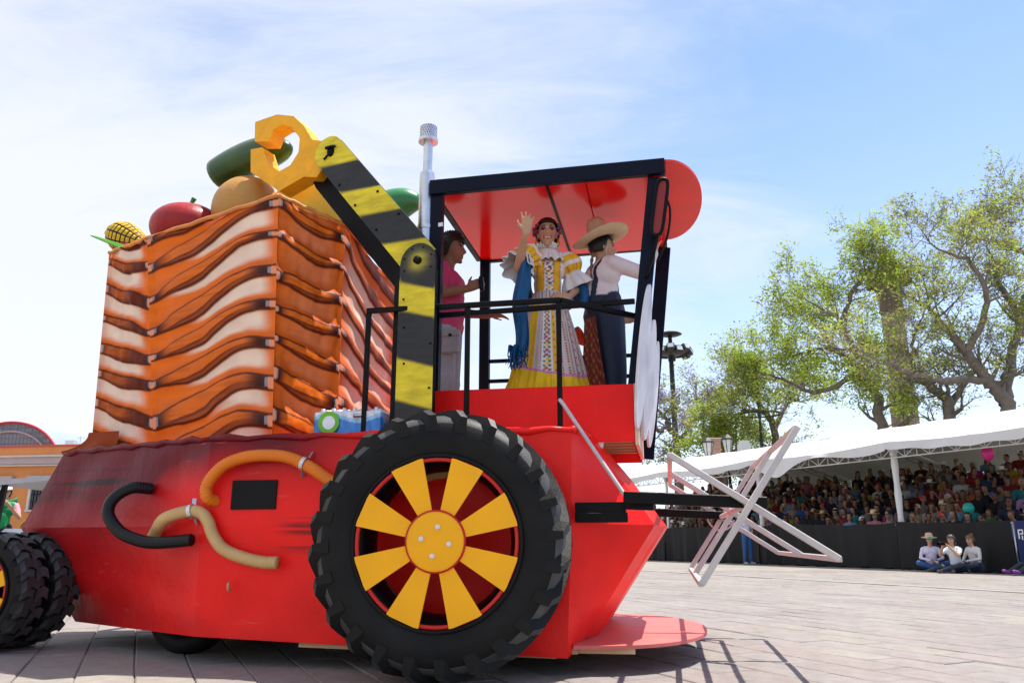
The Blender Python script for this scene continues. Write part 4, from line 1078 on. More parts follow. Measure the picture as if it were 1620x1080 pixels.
def wpaint(co, reg, c):
    b = reg == 'bod'; x, z = co[:, 0], co[:, 2]
    w = b & (np.abs(x - .0) < .036); c[w] = (.72, .68, .68)
    w2 = b & (np.abs(np.abs(x) - .105) < .018); c[w2] = (.70, .66, .66)
    ed = b & ((np.abs(np.abs(x) - .038) < .005) | (np.abs(np.abs(x) - .086) < .005)); c[ed & (np.sin(z * 420) > -.2)] = (.55, .12, .03)
    rs2 = np.random.RandomState(4)
    for zz_ in np.arange(1.03, 1.33, .031):
        colr = ((.62, .10, .01), (.70, .50, .02), (.45, .03, .14), (.08, .14, .03))[int(zz_ * 1000) % 4]
        ox = rs2.uniform(-.008, .008); m = b & (((x - ox) / .017) ** 2 + ((z - zz_) / .010) ** 2 < 1); c[m] = colr
        for s in (-1, 1):
            m = b & (((x - ox - s * .02) / .007) ** 2 + ((z - zz_ - .015) / .006) ** 2 < 1); c[m] = (.04, .06, .02)
    face_paint(hfr, (.30, .02, .03), True, shadow=(.20, .08, .06))(co, reg, c)
colour(me, co, reg, {'skin': SK, 'bod': (.76, .40, .012), 'skirt': (.6, .5, .3), 'shoe': (.1, .05, .03)}, wpaint)
link('body', me, WOMAN)
# skirt: flared, pleated, printed
nu, nv = 260, 150
th = np.linspace(0, 2 * PI, nu)[:, None] * np.ones((1, nv)); v = np.linspace(0, 1, nv)[None, :] * np.ones((nu, 1))
rad = .108 + .225 * v ** .85 + sstep(.60, 1, v) * .035
fold = (np.sin(th * 11 + 1.3 * np.sin(th * 3)) * .020 + np.sin(th * 23 + 2) * .008) * v ** .8 + np.sin(th * 40 + 3 * np.sin(th * 5)) * .010 * sstep(.62, .72, v)
rad = rad + fold
P = np.stack([rad * np.sin(th) * 1.02, -rad * np.cos(th) * .78, 1.02 - .99 * v], -1)
colr = np.broadcast_to(np.array([.60, .53, .53]), P.shape).copy()
ang = np.degrees((th + PI) % (2 * PI) - PI)       # 0 at the front
yl = ((ang < -30) & (ang > -50)) | ((ang > 4) & (ang < 12)) | (np.abs(ang) > 120) & (np.abs(ang) < 150) | ((ang > 62) & (ang < 66))
colr[yl] = (.74, .42, .02)
for a0 in (-62, -52, -16, 14, 22, 30, 38, 46, 55, 70, 80, 95, 110, -80, -100, -70):
    ln = (np.abs(ang - a0) < 1.3) & (np.sin(v * 300) > -.35); colr[ln] = (.36, .06, .05)
for a0 in (18, 34, 50):
    colr[np.abs(ang - a0) < 1.0] = (.70, .46, .10)
emb = (ang > -16) & (ang < 3); colr[emb] = (.72, .70, .70)
rs3 = np.random.RandomState(5)
for vv in np.arange(.04, .66, .035):
    cc = ((.62, .12, .02), (.62, .04, .20), (.75, .55, .02), (.60, .16, .03))[rs3.randint(4)]
    m = (((ang + 6.5 + rs3.uniform(-2, 2)) / 4.5) ** 2 + ((v - vv) / .011) ** 2 < 1); colr[m] = cc
    for s in (-1, 1):
        m = (((ang + 6.5 + s * 5) / 2) ** 2 + ((v - vv - .016) / .008) ** 2 < 1); colr[m] = (.05, .10, .03)
for a0 in (8, 58):
    for vv in np.arange(.08, .66, .06):
        m = (((ang - a0) / 1.8) ** 2 + ((v - vv) / .010) ** 2 < 1); colr[m] = (.45, .05, .12)
hemv = .60 + .05 * np.sin(np.radians(ang) * 1.3 + .8)
lowr = v > hemv; colr[lowr] = (.80, .52, .015)
colr[(np.abs(v - hemv) < .010)] = (.66, .22, .42)
cloth('skirt', P, WOMAN, colr)
# waistband frill
P = np.stack([(.112 + .02 * v[:, :12] ) * np.sin(th[:, :12]), -(.112 + .02 * v[:, :12]) * np.cos(th[:, :12]), 1.03 - .09 * np.linspace(0, 1, 12)[None, :] * np.ones((nu, 1))], -1)
cc = np.broadcast_to(np.array([.58, .50, .50]), P.shape).copy(); cc[(np.sin(th[:, :12] * 26) > .75)] = (.40, .08, .08); cc[(np.sin(th[:, :12] * 13 + 1) > .9)] = (.2, .2, .18)
cloth('waist_frill', P, WOMAN, cc)
# gathered collar and ruffles over the bust
def ruffle(rx, ry, z0, z1, r_out, waves, amp, colf, name, tilt=0.0, nu=160, nv=14, cz=None):
    th = np.linspace(0, 2 * PI, nu)[:, None] * np.ones((1, nv)); v = np.linspace(0, 1, nv)[None, :] * np.ones((nu, 1))
    w = 1 + np.sin(th * waves + np.sin(th * 3)) * amp * v
    P = np.stack([(rx + r_out * v) * w * np.sin(th), -(ry + r_out * .8 * v) * w * np.cos(th) - .01 + tilt * 0, z0 + (z1 - z0) * v + np.sin(th * waves * 1.3) * .012 * v], -1)
    return cloth(name, P, WOMAN, np.broadcast_to(np.array(colf), P.shape).copy(), thick=.004)
ruffle(.052, .052, 1.385, 1.42, .035, 15, .10, (.70, .64, .64), 'collar_ruffle')
ruffle(.075, .070, 1.375, 1.27, .085, 12, .07, (.70, .65, .65), 'bust_ruffle')
def sleeve(name, a, b, r0, r1, r2, colf, flip=1):
    nu, nv = 90, 40; a, b = Vector(a), Vector(b); t = (b - a).normalized(); ref = Vector((0, 1, 0)); n1 = t.cross(ref).normalized(); n2 = t.cross(n1)
    P = np.zeros((nu, nv, 3)); C_ = np.zeros((nu, nv, 3))
    for i in range(nu):
        an = 2 * PI * i / (nu - 1)
        for j in range(nv):
            v_ = j / (nv - 1)
            r = (r0 * (1 - v_) + r1 * v_) + (r2 * math.sin(PI * min(1, v_ / .62)) if v_ < .62 else .045 * math.sin((v_ - .62) / .38 * 1.6))
            r *= 1 + .10 * math.sin(an * 9 + 2 * math.sin(an * 2)) * (.4 + v_)
            P[i, j] = a + (b - a) * v_ + (n1 * math.cos(an) + n2 * math.sin(an)) * r
            k = v_
            if k < .58: C_[i, j] = (.76, .42, .015) if not (.30 < k < .40) else (.70, .66, .66)
            else: C_[i, j] = (.68, .64, .65)
            if k < .12 : C_[i, j] = (.68, .64, .65)
            if .40 < k < .56 and math.sin(an * 14) > .3 and math.sin(k * 120) > 0: C_[i, j] = ((.5, .06, .10) if math.sin(an * 7) > 0 else (.62, .2, .03))
    return cloth(name, P, WOMAN, C_, thick=.004)
sleeve('puff_sleeve', shR + V(.03, 0, .03), elR + V(-.01, .01, .0), .05, .075, .055, 0)
sleeve('puff_sleeve', shL + V(-.03, 0, .03), elL + V(.0, .0, -.0), .05, .075, .05, 0)
# hair with parting, ears' earrings, flowers
def hairshell(frame, name, parent, m=M_hair, low=-.03, fr=.055, r=(.082, .102, .106), puff=0.0, seed=1):
    c0, Rm, k = frame; nu, nv = 40, 22; vs, fs = [], []
    T = lambda q: c0 + Rm @ Vector(q) * k
    P = np.zeros((nu + 1, nv, 3)); rr = np.random.RandomState(seed)
    for i in range(nu + 1):
        a = 2 * PI * i / nu; fy = math.cos(a)      # fy=1 front
        zlow = fr if fy > .45 else (fr + (low - fr) * sstep(.45, -.25, fy))
        tmax = math.acos(max(-.9, min(1, (zlow - .02) / r[2])))
        for j in range(nv):
            t = tmax * j / (nv - 1)
            s = 1 + puff * rr.uniform(-1, 1) + .02 * math.sin(a * 12)
            P[i, j] = T((r[0] * math.sin(t) * math.sin(a) * s, .012 - r[1] * math.sin(t) * fy * s, .02 + r[2] * math.cos(t) * s))
    P[nu] = P[0]
    o = link(name, grid_mesh(name, P, None, m), parent); o.modifiers.new('s', 'SOLIDIFY').thickness = .012
    return o
hairshell(hfr, 'hair', WOMAN, low=-.07, fr=.070)
m_ = MB(); m_.ball(hc + V(0, .11, .0), (.05, .045, .055), 14, 10); m_.build('hair_bun', M_hair, WOMAN, True)
fm = [mat('purple_petal', (.20, .03, .30), .6), mat('crimson_petal', (.30, .01, .06), .6), mat('pink_petal', (.55, .10, .25), .6), mat('green_petal_leaf', (.06, .16, .02), .6)]
r5 = random.Random(5)
for s in (-1, 1):
    m_ = MB()
    for k in range(16):
        c = hc + V(s * r5.uniform(.070, .108), r5.uniform(-.04, .05), r5.uniform(.0, .075)); m_.ball(c, (.014, .014, .012), 7, 5, mi=r5.choice((0, 0, 1, 2, 3) if s > 0 else (1, 1, 0, 3)))
    tag(m_.build('hair_flowers', fm, WOMAN), kind='stuff')
for s in (-1, 1):
    m_ = MB(); m_.tube([hc + V(s * .080, -.005, -.03), hc + V(s * .083, -.005, -.075), hc + V(s * .080, -.005, -.10)], [.006, .014, .004], 8)
    m_.build('earring', mat('gold_earring', (.45, .22, .03), .35, metallic=.6), WOMAN, True)
# blue shawl over the elbows
M_shawl = mat('blue_shawl', (.003, .070, .19), .55, .25, 9, .25, 22, stretch=(3, 3, 1))
nu, nv = 26, 90; P = np.zeros((nu, nv, 3))
for i in range(nu):
    for j in range(nv):
        a, b = i / (nu - 1), j / (nv - 1)
        w = .105 * (1 + .15 * math.sin(b * 5)) * (.75 + .35 * b)
        P[i, j] = (elR.x + .035 + (a - .5) * w + .012 * math.sin(b * 9) - .02 * b, elR.y - .045 + .010 * math.sin(a * 11 + b * 5) + .10 * b * 0 + .02 * math.cos(a * 7), 1.245 - .72 * b)
cloth('shawl', P, WOMAN, None, M_shawl)
m_ = MB(); m_.tube(spline([elR + V(.05, .02, .03), V(-.16, .08, 1.08), V(-.05, .17, .98), V(.10, .16, .98), V(.22, .09, 1.04), elL + V(.03, -.02, -.02)], 8), [.05] * 41, 10); m_.build('shawl_back', M_shawl, WOMAN, True)
m_ = MB(); m_.tube(spline([elL + V(.02, -.02, .0), elL + V(.045, -.03, -.07), elL + V(.03, -.03, -.16)], 8), [.05 - .001 * i for i in range(17)], 10); m_.build('shawl_fall', M_shawl, WOMAN, True)
m_ = MB()
for k in range(46):
    a = k / 45; p = V(elR.x - .005 + (a - .5) * .125, elR.y - .045 + r5.uniform(-.03, .03), .56)
    m_.tube([p, p + V(r5.uniform(-.03, .02), r5.uniform(-.02, .02), -.07), p + V(r5.uniform(-.05, .03), r5.uniform(-.03, .03), -.13 - r5.uniform(0, .05))], [.005, .004, .002], 4, caps=False)
m_.build('shawl_fringe', M_shawl, WOMAN)

# ---- man with the wide hat, seen from behind, one hand on the front post
MAN = tag(empty('person', (.70, 5.78, 1.52), R_(112)), 'person in wide straw hat, white shirt and navy overalls facing away', 'person', 'people riding on the float')
mc = V(0, -.01, 1.43)
mcp, mel, mfr = head(mc, R_(-12), R_(-4), 1.0)
NV = (.010, .016, .040); WS = (.66, .56, .58)
caps = [((-.07, 0, .90), (.07, 0, .90), .13, .13, 'ov'), ((0, .02, 1.0), (0, .015, 1.10), .135, .135, 'sh'), ((-.07, .01, 1.20), (.07, .01, 1.20), .115, .115, 'sh'), ((-.12, .01, 1.27), (.12, .01, 1.27), .068, .068, 'sh'),
        ((0, .01, 1.30), (0, -.01, 1.40), .055, .05, 'skin'),
        ((-.08, 0, .88), (-.10, -.01, .45), .118, .100, 'ov'), ((-.10, -.01, .45), (-.10, .02, .10), .100, .105, 'ov'), ((.08, 0, .88), (.10, -.01, .45), .118, .100, 'ov'), ((.10, -.01, .45), (.10, .02, .10), .100, .105, 'ov'), ((0, 0, .95), (0, 0, 1.0), .15, .142, 'ov'),
        ((-.10, .03, .05), (-.10, -.15, .04), .045, .038, 'shoe'), ((.10, .03, .05), (.10, -.15, .04), .045, .038, 'shoe')]
s1, e1, w1 = V(-.165, 0, 1.26), V(-.19, -.25, 1.20), V(-.13, -.38, 1.40)
caps += [(s1, e1, .064, .055, 'sh'), (e1, w1, .055, .040, 'sh')] + hand(w1, (.1, -.35, .9), (.2, -.9, -.3), 1.0, curl=.5, spread=.04)
s2, e2, w2 = V(.165, 0, 1.26), V(.22, -.02, 1.02), V(.15, -.18, .93)
caps += [(s2, e2, .062, .052, 'sh'), (e2, w2, .052, .038, 'sh')] + hand(w2, (-.2, -.9, 0), (-.9, .2, 0), 1.0, curl=.5, spread=.04)
me, co, reg = sculpt('person_body', caps + mcp, .010, 4, mel)
def mpaint(co, reg, c):
    x, y, z = co.T; t = (reg == 'sh') | (reg == 'ov')
    st_ = (reg == 'sh') & (np.abs(np.abs(x) - .10 + (1.3 - z) * .10) < .020) & (z > .98); c[st_] = NV
    bib = (reg == 'sh') & (y > .0) & (z < 1.03 + .0 * x); c[bib & (z < 1.02)] = NV
    face_paint(mfr)(co, reg, c)
colour(me, co, reg, {'skin': SK, 'sh': WS, 'ov': NV, 'shoe': (.05, .03, .02)}, mpaint)
link('body', me, MAN)
# printed red cloth hanging at the hip
nu, nv = 40, 60; P = np.zeros((nu, nv, 3)); colr = np.zeros((nu, nv, 3))
for i in range(nu):
    for j in range(nv):
        a, b = i / (nu - 1), j / (nv - 1); an = R_(-178 + 46 * a * (.75 + .5 * b)); r_ = .165 + .03 * b + .008 * math.sin(a * 14)
        P[i, j] = (r_ * math.sin(an) * 1.15, -r_ * math.cos(an), .84 - (.62 - .22 * abs(a - .75)) * b)
        sp_ = math.sin(a * 31 + b * 7) * math.sin(b * 47 + a * 5)
        colr[i, j] = (.26, .13, .02) if sp_ > .62 else ((.05, .01, .01) if sp_ < -.7 else (.15, .018, .012))
        if a < .12 and b > .72: colr[i, j] = (.50, .34, .34)
cloth('printed_sash', P, MAN, colr)
# hat
HT = Matrix.Rotation(R_(-17), 3, 'X') @ Matrix.Rotation(R_(4), 3, 'Y')
m_ = MB(); nr, na = 9, 48; vs, fs = [], []
prof = [(.001, .19), (.045, .185), (.066, .165), (.078, .12), (.090, .05), (.098, .015), (.14, .004), (.19, .012), (.215, .028), (.222, .040)]
for r, z in prof:
    for j in range(na):
        a = 2 * PI * j / na; vs.append(mc + V(0, .015, .068) + HT @ V(r * math.cos(a), r * math.sin(a) * 1.02, z + (.018 * math.cos(2 * a) * (r / .22) ** 2 if r > .1 else 0)))
k = len(prof); fs = [(i * na + j, i * na + (j + 1) % na, (i + 1) * na + (j + 1) % na, (i + 1) * na + j) for i in range(k - 1) for j in range(na)]
m_.add(vs, fs); o = m_.build('straw_hat', mat('straw_hat', (.56, .40, .25), .7, .12, 14, .4, 120), MAN, True); o.modifiers.new('s', 'SOLIDIFY').thickness = .006
m_ = MB(); m_.lathe([(.092, .0), (.100, .0), (.099, .03), (.091, .03)], 30, close=True); m_.v = [tuple(mc + V(0, .015, .085) + HT @ Vector(p)) for p in m_.v]; m_.build('hat_band', mat('hat_band', (.30, .16, .10), .7), MAN)
hairshell(mfr, 'hair', MAN, low=-.035, fr=.06, r=(.077, .094, .098))
m_ = MB(); m_.tube(spline([mc + V(-.02, .10, -.05), mc + V(-.035, .125, -.15), mc + V(-.05, .13, -.28), mc + V(-.065, .12, -.36)], 6), [.012 + .003 * math.sin(i * 1.9) for i in range(19)], 8); m_.build('braid', mat('braid_cord', (.16, .09, .05), .7, .3), MAN, True)
m_ = MB(); m_.tube(spline([mc + V(-.078, .0, .02), mc + V(-.082, .02, -.05), mc + V(-.04, -.03, -.115)], 6), .006, 6); m_.build('chin_strap', mat('pale_strap', (.5, .42, .35), .7), MAN, True)
# orange scarf held behind
m_ = MB()
nu, nv = 24, 24; P = np.zeros((nu, nv, 3))
for i in range(nu):
    for j in range(nv):
        a, b = i / (nu - 1), j / (nv - 1)
        P[i, j] = (.20 + .25 * a * (.6 + .4 * b) + .015 * math.sin(b * 14), .09 + .03 * math.sin(a * 9 + b * 5), .92 - .10 * a - .20 * b * (.4 + .6 * a) + .02 * math.sin(a * 11))
SC = tag(empty('scarf', (.50, 5.93, 1.52), 0), 'sheer orange scarf fluttering between the woman and the hatted person', 'scarf')
P2 = P.copy(); P2[..., 0] = P[..., 0] - .28; P2[..., 2] = P[..., 2]
cloth('scarf_cloth', P2, SC, None, mat('orange_gauze', (.80, .16, .06), .7, .2, 20, trans=.5), .003)

# ---- young man in a pink T-shirt, in profile by the mast
BOY = tag(empty('person', (-.50, 5.86, 1.50), R_(78)), 'young man in pink T-shirt and grey trousers standing behind the mast', 'person', 'people riding on the float')
bc = V(0, -.03, 1.475)
bcp, bel, bfr = head(bc, R_(6), R_(2), 1.03)
PK, GP = (.52, .035, .12), (.36, .33, .34)
caps = [((-.07, 0, .86), (.07, 0, .86), .115, .115, 'pk'), ((0, .0, .92), (0, .0, 1.08), .135, .13, 'pk'), ((-.06, -.01, 1.18), (.06, -.01, 1.18), .118, .118, 'pk'), ((-.12, .01, 1.27), (.12, .01, 1.27), .066, .066, 'pk'), ((0, .01, 1.30), (0, -.01, 1.42), .056, .054, 'skin'),
        ((-.08, 0, .80), (-.10, -.02, .42), .10, .08, 'gp'), ((-.10, -.02, .42), (-.10, .02, .10), .085, .072, 'gp'), ((.08, 0, .80), (.10, .0, .42), .10, .08, 'gp'), ((.10, .0, .42), (.10, .04, .10), .085, .072, 'gp'),
        ((-.10, .04, .05), (-.10, -.15, .04), .045, .038, 'shoe'), ((.10, .05, .05), (.10, -.13, .04), .045, .038, 'shoe')]
for sx, e_, w_ in ((-1, V(-.22, .0, 1.05), V(-.10, -.19, 1.11)),):
    s_ = V(sx * .165, .0, 1.265); caps += [(s_, s_.lerp(e_, .55), .064, .06, 'pk'), (s_.lerp(e_, .5), e_, .048, .042, 'skin'), (e_, w_, .042, .030, 'skin')]
    caps += hand(w_, (.35, -.75, .5), (.85, .2, 0), 1.05, curl=.55, spread=.03, thumb=1)
s_, e_, w_ = V(.165, .0, 1.265), V(.23, -.04, 1.02), V(.20, -.28, .98)
caps += [(s_, s_.lerp(e_, .55), .064, .06, 'pk'), (s_.lerp(e_, .5), e_, .048, .042, 'skin'), (e_, w_, .042, .030, 'skin')] + hand(w_, (-.05, -1, -.1), (0, -.1, -1), 1.05, curl=.25, spread=.05)
me, co, reg = sculpt('person_body', caps + bcp, .010, 4, bel)
colour(me, co, reg, {'skin': SKD, 'pk': PK, 'gp': GP, 'shoe': (.2, .2, .2)}, face_paint(bfr, (.25, .06, .05)))
link('body', me, BOY)
hairshell(bfr, 'hair', BOY, low=-.06, fr=.052, r=(.084, .106, .112), puff=.03, seed=3)
m_ = MB(); r6 = random.Random(6)
for k in range(150):
    a = r6.uniform(0, 2 * PI); t = r6.uniform(0, .95); p = bc + V(.080 * math.sin(t) * math.sin(a), .012 - .104 * math.sin(t) * math.cos(a), .025 + .108 * math.cos(t)); q = V(r6.uniform(-1, 1), r6.uniform(-1, .6), r6.uniform(.2, 1)).normalized()
    m_.tube([p, p + q * .02, p + q * .03 + V(0, -.012, 0)], [.009, .008, .003], 5)
m_.build('hair_curls', M_hair, BOY, True)
m_ = MB(); m_.box((-.19, -.09, .67), (.03, .14, .16), bev=.01); m_.box((-.198, -.09, .74), (.03, .15, .05), bev=.008); m_.build('cargo_pocket', mat('grey_trouser_cloth', GP, .8, .1, 10), BOY)
m_ = MB(); m_.box((-.20, -.09, .725), (.035, .025, .02), bev=.004); m_.build('pocket_buckle', M_black, BOY)
m_ = MB(); m_.box((.02, -.16, .66), (.03, .03, .14)); m_.build('hanging_keys', M_black, BOY)
WT = tag(empty('walkie_talkie', BOY.matrix_world @ V(0, 0, 0)), 'black walkie-talkie with thin antenna held at chest by the young man', 'radio')
WT.location = Vector((-.50, 5.86, 1.50)) + Matrix.Rotation(R_(78), 3, 'Z') @ V(-.075, -.29, 1.15); WT.rotation_euler = (R_(-6), R_(8), R_(78))
m_ = MB(); m_.box((0, 0, 0), (.05, .032, .12), bev=.008); m_.build('radio_case', M_black, WT); m_ = MB(); m_.tube([(.015, 0, .06), (.015, 0, .09), (.015, 0, .22)], [.006, .004, .0025], 6); m_.build('antenna', M_black, WT, True)
# ------------------------------------------------------------------ crowd barrier, tents, stand
M_drape = mat('black_drape', (.009, .009, .010), .6, .3, 2, .0, stretch=(1, 1, .3), spec=.25)
def drape_mesh(u0, u1, zt, seed):
    n, k = int((u0 - u1) / .045), 14; rr = np.random.RandomState(seed)
    P = np.zeros((n, k, 3))
    us = np.linspace(u0, u1, n)
    fold = sum(np.sin(us * f + rr.uniform(0, 6)) * a for f, a in ((3.1, .030), (7.7, .022), (15, .010)))
    sag = .03 * np.sin((us - u1) / 2.75 * PI) + .012 * np.sin(us * 5)
    for i in range(n):
        for j in range(k):
            t = j / (k - 1)
            p = st(us[i], fold[i] * (.35 + .9 * t) - .06 * t * 0, (zt - sag[i]) * (1 - t) + .03 * t)
            P[i, j] = p
    return P
segs = [(16.2, 12.2), (12.2, 6.7), (6.7, 1.1), (1.1, -2.25), (-2.45, -7.0)]
where = ['behind the float nose', 'behind the reel', 'behind the standing guard and seated group', 'at the right edge of the stand', 'beyond the right edge']
for i, (a, b) in enumerate(segs[:4]):
    B = tag(empty('crowd_barrier', st((a + b) / 2, 0), SR), 'crowd barrier draped in black cloth ' + where[i], 'barrier', 'draped barriers along the stand')
    me = grid_mesh('drape', drape_mesh(a - .01, b + .01, 1.26 if i else 1.18, i), None, M_drape)
    o = link('drape', me, B); o.matrix_parent_inverse = B.matrix_world.inverted() if False else Matrix.Identity(4)
    inv = Matrix.LocRotScale(B.location, B.rotation_euler, None).inverted(); me.transform(inv)
    m_ = MB(); 
    for q in np.linspace(a, b, 4): p = inv @ st(q, .05); m_.tube([p, p + V(0, 0, 1.2)], .02, 8)
    p, q = inv @ st(a, .05, 1.2), inv @ st(b, .05, 1.2); m_.tube([p, q], .02, 8); m_.build('barrier_frame', M_galv, B, True)
    m_ = MB(); r7 = random.Random(i)
    for q in np.linspace(a - .3, b + .3, 7):
        p = inv @ st(q, -.10); m_.box(p + V(0, 0, .02), (.10, .35, .03), rz=r7.uniform(-.2, .2))
    m_.build('barrier_feet', M_black, B)
# blue banner at the far right of the barrier
BN = tag(empty('banner', st(-2.35, -.02), SR), 'dark blue banner with white mark at the right end of the black drape', 'banner')
m_ = MB(); m_.box((-.55, 0, .62), (1.1, .012, 1.24)); m_.build('cloth', mat('navy_banner', (.01, .02, .10), .6, .2), BN)
m_ = MB(); 
for bx in ((-.07, .92, .03, .22), (-.12, 1.02, .10, .03), (-.14, .93, .08, .03), (-.17, .98, .03, .10), (-.15, .84, .03, .10)): m_.box((bx[0], .01, bx[1]), (bx[2], .006, bx[3])) 
m_.build('white_mark', M_white, BN)

M_tent = mat('white_tent_vinyl', (.66, .66, .66), .5, .06, 2, .25, 5, trans=.02, color2=(.60, .59, .57), mixscale=.8)
M_truss = mat('white_truss', (.70, .70, .70), .5, .08)
PU = [17.7, 12.15, 6.65, 1.0, -4.6]
def lattice(mb_, a, b, depth, n, r=.018):
    a, b = Vector(a), Vector(b); up = V(0, 0, depth)
    mb_.tube([a, b], r, 6); mb_.tube([a + up, b + up], r, 6)
    for k in range(n):
        p, q = a.lerp(b, k / n), a.lerp(b, (k + 1) / n)
        mb_.tube([p, q + up] if k % 2 else [p + up, q], r * .7, 5, caps=False)
        mb_.tube([q, q + up], r * .6, 5, caps=False)
twhere = ['behind the float, nearest its nose', 'behind the grey reel', 'with sagging valance right of the reel', 'at the right edge of the photo']
for i in range(4):
    a, b = PU[i], PU[i + 1]
    T = tag(empty('canopy_tent', st(b, .2), SR), 'white vinyl canopy tent over the stand ' + twhere[i], 'tent', 'canopy tents over the stand')
    inv = Matrix.LocRotScale(T.location, T.rotation_euler, None).inverted()
    L = lambda u, v, z: inv @ st(u, v, z)
    ze, zr_, vr, vb = 3.50, 4.78, 5.4, 10.8
    nu, nv = 40, 28; P = np.zeros((nu, nv, 3)); rr = np.random.RandomState(i + 4)
    for x in range(nu):
        for y in range(nv):
            tu, tv = x / (nu - 1), y / (nv - 1); v = tv * vb
            z = ze + (zr_ - ze) * (1 - abs(v - vr) / vr)
            z -= .10 * math.sin(tu * PI) * math.sin(min(1, abs(tv * 2 - 1)) * PI * .5) + .04 * math.sin(tu * PI) * math.sin(v * 1.9)
            z += .02 * math.sin(tu * 17 + v * 2) * math.sin(tu * PI)
            P[x, y] = L(a - .01 + (b - a + .02) * tu, v - .15, z)
    o = link('roof_sheet', grid_mesh('roof_sheet', P, None, M_tent), T); o.modifiers.new('s', 'SOLIDIFY').thickness = .01
    nv = 9; P = np.zeros((70, nv, 3))
    for x in range(70):
        tu = x / 69
        drop = .20 + (.34 * math.exp(-((tu - .22) / .14) ** 2) + .10 * math.sin(tu * 9) if i == 2 else .06 * math.sin(tu * PI) + .02 * math.sin(tu * 30))
        for y in range(nv):
            t = y / (nv - 1)
            P[x, y] = L(a + (b - a) * tu, -.16 - .03 * math.sin(tu * 25) * t - .05 * t, ze + .01 - .10 * math.sin(tu * PI) - drop * t)
    o = link('valance', grid_mesh('valance', P, None, M_tent), T)
    for (u_, v_) in ((a - .06, .2), (b + .06, .2), (a - .06, 10.4), (b + .06, 10.4)):
        if i and u_ == a - .06: continue
        wrapped = v_ < 1 and i in (1, 2)
        m_ = MB(); p = L(u_, v_, 0); k = 12
        path = [p + V(0, 0, 3.5 * t / k) for t in range(k + 1)]
        m_.tube(path, [.05 + (.035 + .012 * math.sin(t * 2.1)) * wrapped for t in range(k + 1)], 8 if wrapped else 10); m_.build('pole', M_tent if wrapped else M_truss, T, True)
        m_ = MB(); m_.box(p + V(0, 0, 3.36), (.22, .22, .20), bev=.02); m_.box(p + V(0, 0, 3.2), (.16, .16, .12), bev=.02); m_.build('pole_head', M_truss, T)
    m_ = MB(); lattice(m_, L(a, .1, ze - .42), L(b, .1, ze - .42), .28, 14); m_.build('front_truss', M_truss, T)
    m_ = MB(); lattice(m_, L(a, 10.4, ze - .5), L(b, 10.4, ze - .5), .34, 12, .022); m_.build('rear_truss', M_truss, T)
    m_ = MB(); lattice(m_, L(b + .05, .2, ze - .3), L(b + .05, 5.3, zr_ - .3), .2, 10, .02); lattice(m_, L(b + .05, 10.3, ze - .3), L(b + .05, 5.3, zr_ - .3), .2, 10, .02); m_.build('side_truss', mat('grey_truss', (.22, .21, .21), .6) if 'grey_truss' not in bpy.data.materials else bpy.data.materials['grey_truss'], T)

# tiers the crowd sits on
ROWS = 8
TIER = tag(empty('grandstand', st(14, .6), SR), 'stepped dark seating stand under the white tents', 'grandstand')
invT = Matrix.LocRotScale(TIER.location, TIER.rotation_euler, None).inverted()
def row_v(r): return 1.0 + r * .82
def row_z(r): return .27 + r * .285
M_tier = mat('dark_tier', (.035, .033, .033), .8, .2)
for r in range(ROWS):
    m_ = MB(); p = invT @ st(6.5, row_v(r) + .15, row_z(r) / 2); m_.box(p, (24, .80, row_z(r))); m_.build('tier', M_tier, TIER)
    m_ = MB(); p = invT @ st(6.5, row_v(r) + .25, row_z(r) + .42); m_.box(p, (24, .30, .035)); m_.build('bench', M_tier, TIER)

